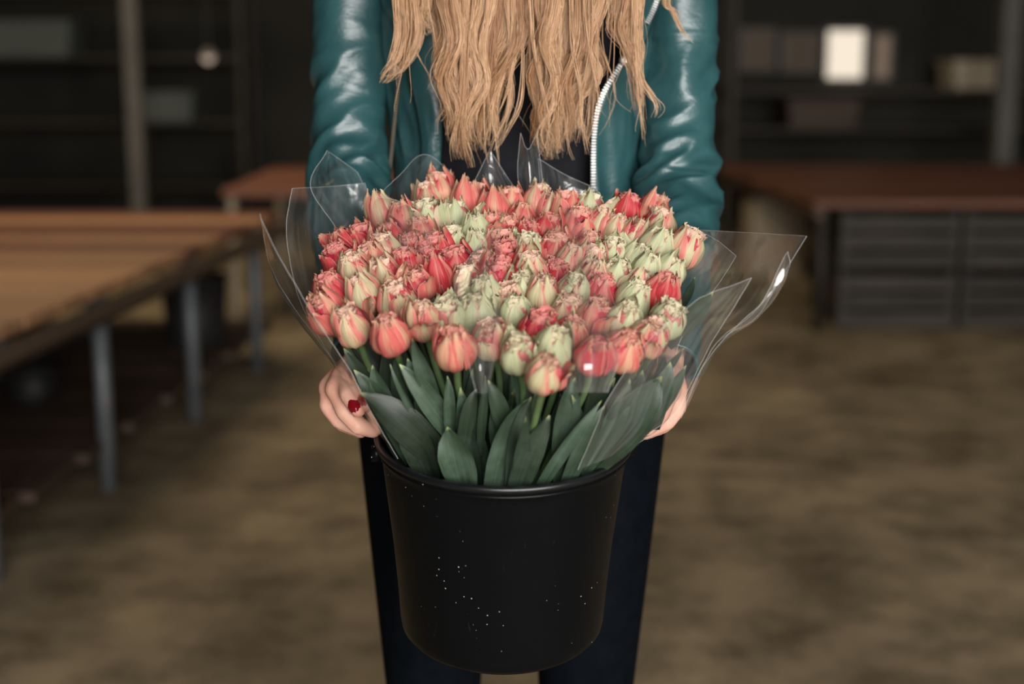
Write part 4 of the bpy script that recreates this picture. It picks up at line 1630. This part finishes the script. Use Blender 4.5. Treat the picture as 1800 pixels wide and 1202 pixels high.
# main falls: one on each side of the parting; neighbouring locks wave together
for side, n in ((0, 50), (1, 50)):
    for k in range(n):
        u = (k + rr(0, 1)) / n
        back = rr(0, 1)                                   # 1 = under layer
        Y = 1.615 + .055 * back
        if side == 0:
            x0 = 764 + u * 168
            tipx = 818 + (u - .42) * 84 + rr(-14, 14)
            tipy = 308 - abs(tipx - 818) * 1.3 - 95 * rr(0, 1) ** 1.7
        else:
            x0 = 938 + u * 130
            tipx = 972 + (u - .42) * 74 + rr(-12, 12)
            tipy = 296 - abs(tipx - 968) * 1.1 - 95 * rr(0, 1) ** 1.7
        amp = (12 + 6 * back) * math.sin(u * 9 + side * 2 + rr(-.5, .5))
        curl = rr(-14, 14)
        lock(full([(x0, 0, 0), ((x0 * .75 + tipx * .25) + amp, tipy * .30, -.004), ((x0 * .45 + tipx * .55) - amp * .9, tipy * .58, -.002), (tipx + amp * .7, tipy * .82, 0), (tipx + curl, tipy, .004)], Y),
             48, rr(5, 11), 1.0, rr(.1, .95), 1.3)
# outer falls
for k in range(6):
    x0 = 694 + k * 8 + rr(-4, 4)
    Y = rr(1.63, 1.66)
    lock(full([(x0, 0, 0), (x0 + 4, 55, 0), (x0 - 6 - k, 100, 0), (690 + rr(-14, 12), 128, 0), (664 + rr(-8, 18), 146 + rr(-14, 6), .002)], Y), 34, 6, 1.2, rr(.4, .9))
for k in range(4):
    x0 = 742 + k * 5
    lock(full([(x0, 0, 0), (x0 - 4, 24, 0), (x0 + 4, 46, 0), (752 + rr(-4, 8), 60 + rr(-8, 8), 0)], 1.65), 24, 4, 1.0, rr(.5, .9))
for k in range(7):
    x0 = 1082 + k * 8 + rr(-4, 4)
    Y = rr(1.63, 1.66)
    lock(full([(x0, 0, 0), (x0 - 8, 50, 0), (1102 + k * 3 + rr(-8, 8), 96, 0), (1124 + rr(-14, 8), 150 + rr(-12, 12), 0), (1132 + rr(-16, 4), 190 + rr(-30, 40), .002)], Y), 32, 6, 1.2, rr(.3, .85))
for k in range(3):
    lock(full([(1118 + k * 4, 0, 0), (1122, 60, 0), (1124, 130, 0), (1142 + k * 2, 165, 0), (1154, 190, 0), (1147 - k * 3, 212, 0)], 1.645), 12, 2.5, .8, .75)
    lock(full([(1112 + k * 4, 0, 0), (1118, 80, 0), (1124, 160, 0), (1129, 220, 0), (1134 - k, 268 - k * 14, 0)], 1.64), 12, 2.2, .8, .7)
    lock(full([(1166 + k * 5, 0, 0), (1180 + k * 2, 20, 0), (1196, 50, 0), (1226 - k * 6, 84 - k * 4, 0)], 1.66), 14, 3.0, .8, .65)
    lock(full([(786 + k * 4, 0, 0), (782, 70, 0), (780, 110, 0), (764, 135, 0), (750 + k * 3, 165 - k * 5, 0)], 1.64), 12, 2.6, .7, .7)
    lock(full([(1010 + k * 8, 0, 0), (1020, 110, 0), (1018, 190, 0), (1026, 230, 0), (1040 - k * 3, 284 - k * 12, 0)], 1.64), 16, 2.6, .7, .7)
    lock(full([(890 + k * 8, 0, 0), (894, 100, 0), (900, 170, 0), (884, 220, 0), (858 + k * 6, 268 - k * 10, 0)], 1.64), 14, 2.6, .7, .7)
# thin tapering wisps below the falls
for k in range(34):
    sd = k % 2
    tipx, tipy = ((rr(790, 880), rr(240, 304)) if sd == 0 else (rr(945, 1036), rr(235, 292)))
    x0 = tipx + rr(-30, 40)
    bend = rr(-22, 22)
    lock(full([(x0, 0, 0), (x0 + bend * .4, 90, 0), (x0 * .5 + tipx * .5 + bend, tipy * .66, 0), (tipx + bend * .6, tipy * .86, 0), (tipx - bend * .3, tipy, 0)], rr(1.612, 1.64)), 12, 4.0, .5, rr(.5, 1.0), .8)
# loose fly-away hairs
for k in range(26):
    x0 = rr(700, 1150)
    lock(full([(x0, 0, 0), (x0 + rr(-20, 20), 80, 0), (x0 + rr(-40, 40), 170, 0), (x0 + rr(-55, 55), rr(190, 270), 0)], rr(1.62, 1.66)), 3, 5, 3, .7, 2.5)
# scalp and back of the head
for k in range(60):
    th = rr(-2.6, 2.6) + math.pi
    bx, by = BX + .085 * math.sin(th), BY + .005 - .10 * math.cos(th)
    c = [np.array([BX, BY - .02, 1.722]), np.array([BX + (bx - BX) * .7, BY + (by - BY) * .7, 1.70]), np.array([bx, by, 1.62]), np.array([BX + (bx - BX) * 1.05, BY + abs(by - BY) * 1.05, 1.50]), np.array([BX + (bx - BX) * 1.1, BY + .13, 1.34])]
    f_px = lambda q: (CX + FPX * q[0] / (q[1] * CP - (q[2] - CAM_H) * SP), CY - FPX * (q[1] * SP + (q[2] - CAM_H) * CP) / (q[1] * CP - (q[2] - CAM_H) * SP), q[1])
    lock([f_px(q) for q in c], 26, 10, 3, rr(.2, .7))
V = np.vstack(hv); FQ = np.vstack(hf); CC = np.vstack(hc)
me = bpy.data.meshes.new('hair')
me.vertices.add(len(V)); me.vertices.foreach_set('co', V.astype(np.float32).ravel())
me.loops.add(FQ.size); me.loops.foreach_set('vertex_index', FQ.astype(np.int32).ravel())
me.polygons.add(len(FQ)); me.polygons.foreach_set('loop_start', np.arange(0, FQ.size, 4, dtype=np.int32))
me.polygons.foreach_set('use_smooth', np.ones(len(FQ), bool))
at = me.color_attributes.new('tint', 'FLOAT_COLOR', 'POINT')
at.data.foreach_set('color', CC.astype(np.float32).ravel())
me.update(calc_edges=True)
hair = obj('hair', me, M['hair'], person)
hair['label'] = 'long wavy strawberry blonde hair'
hair['kind'] = 'stuff'
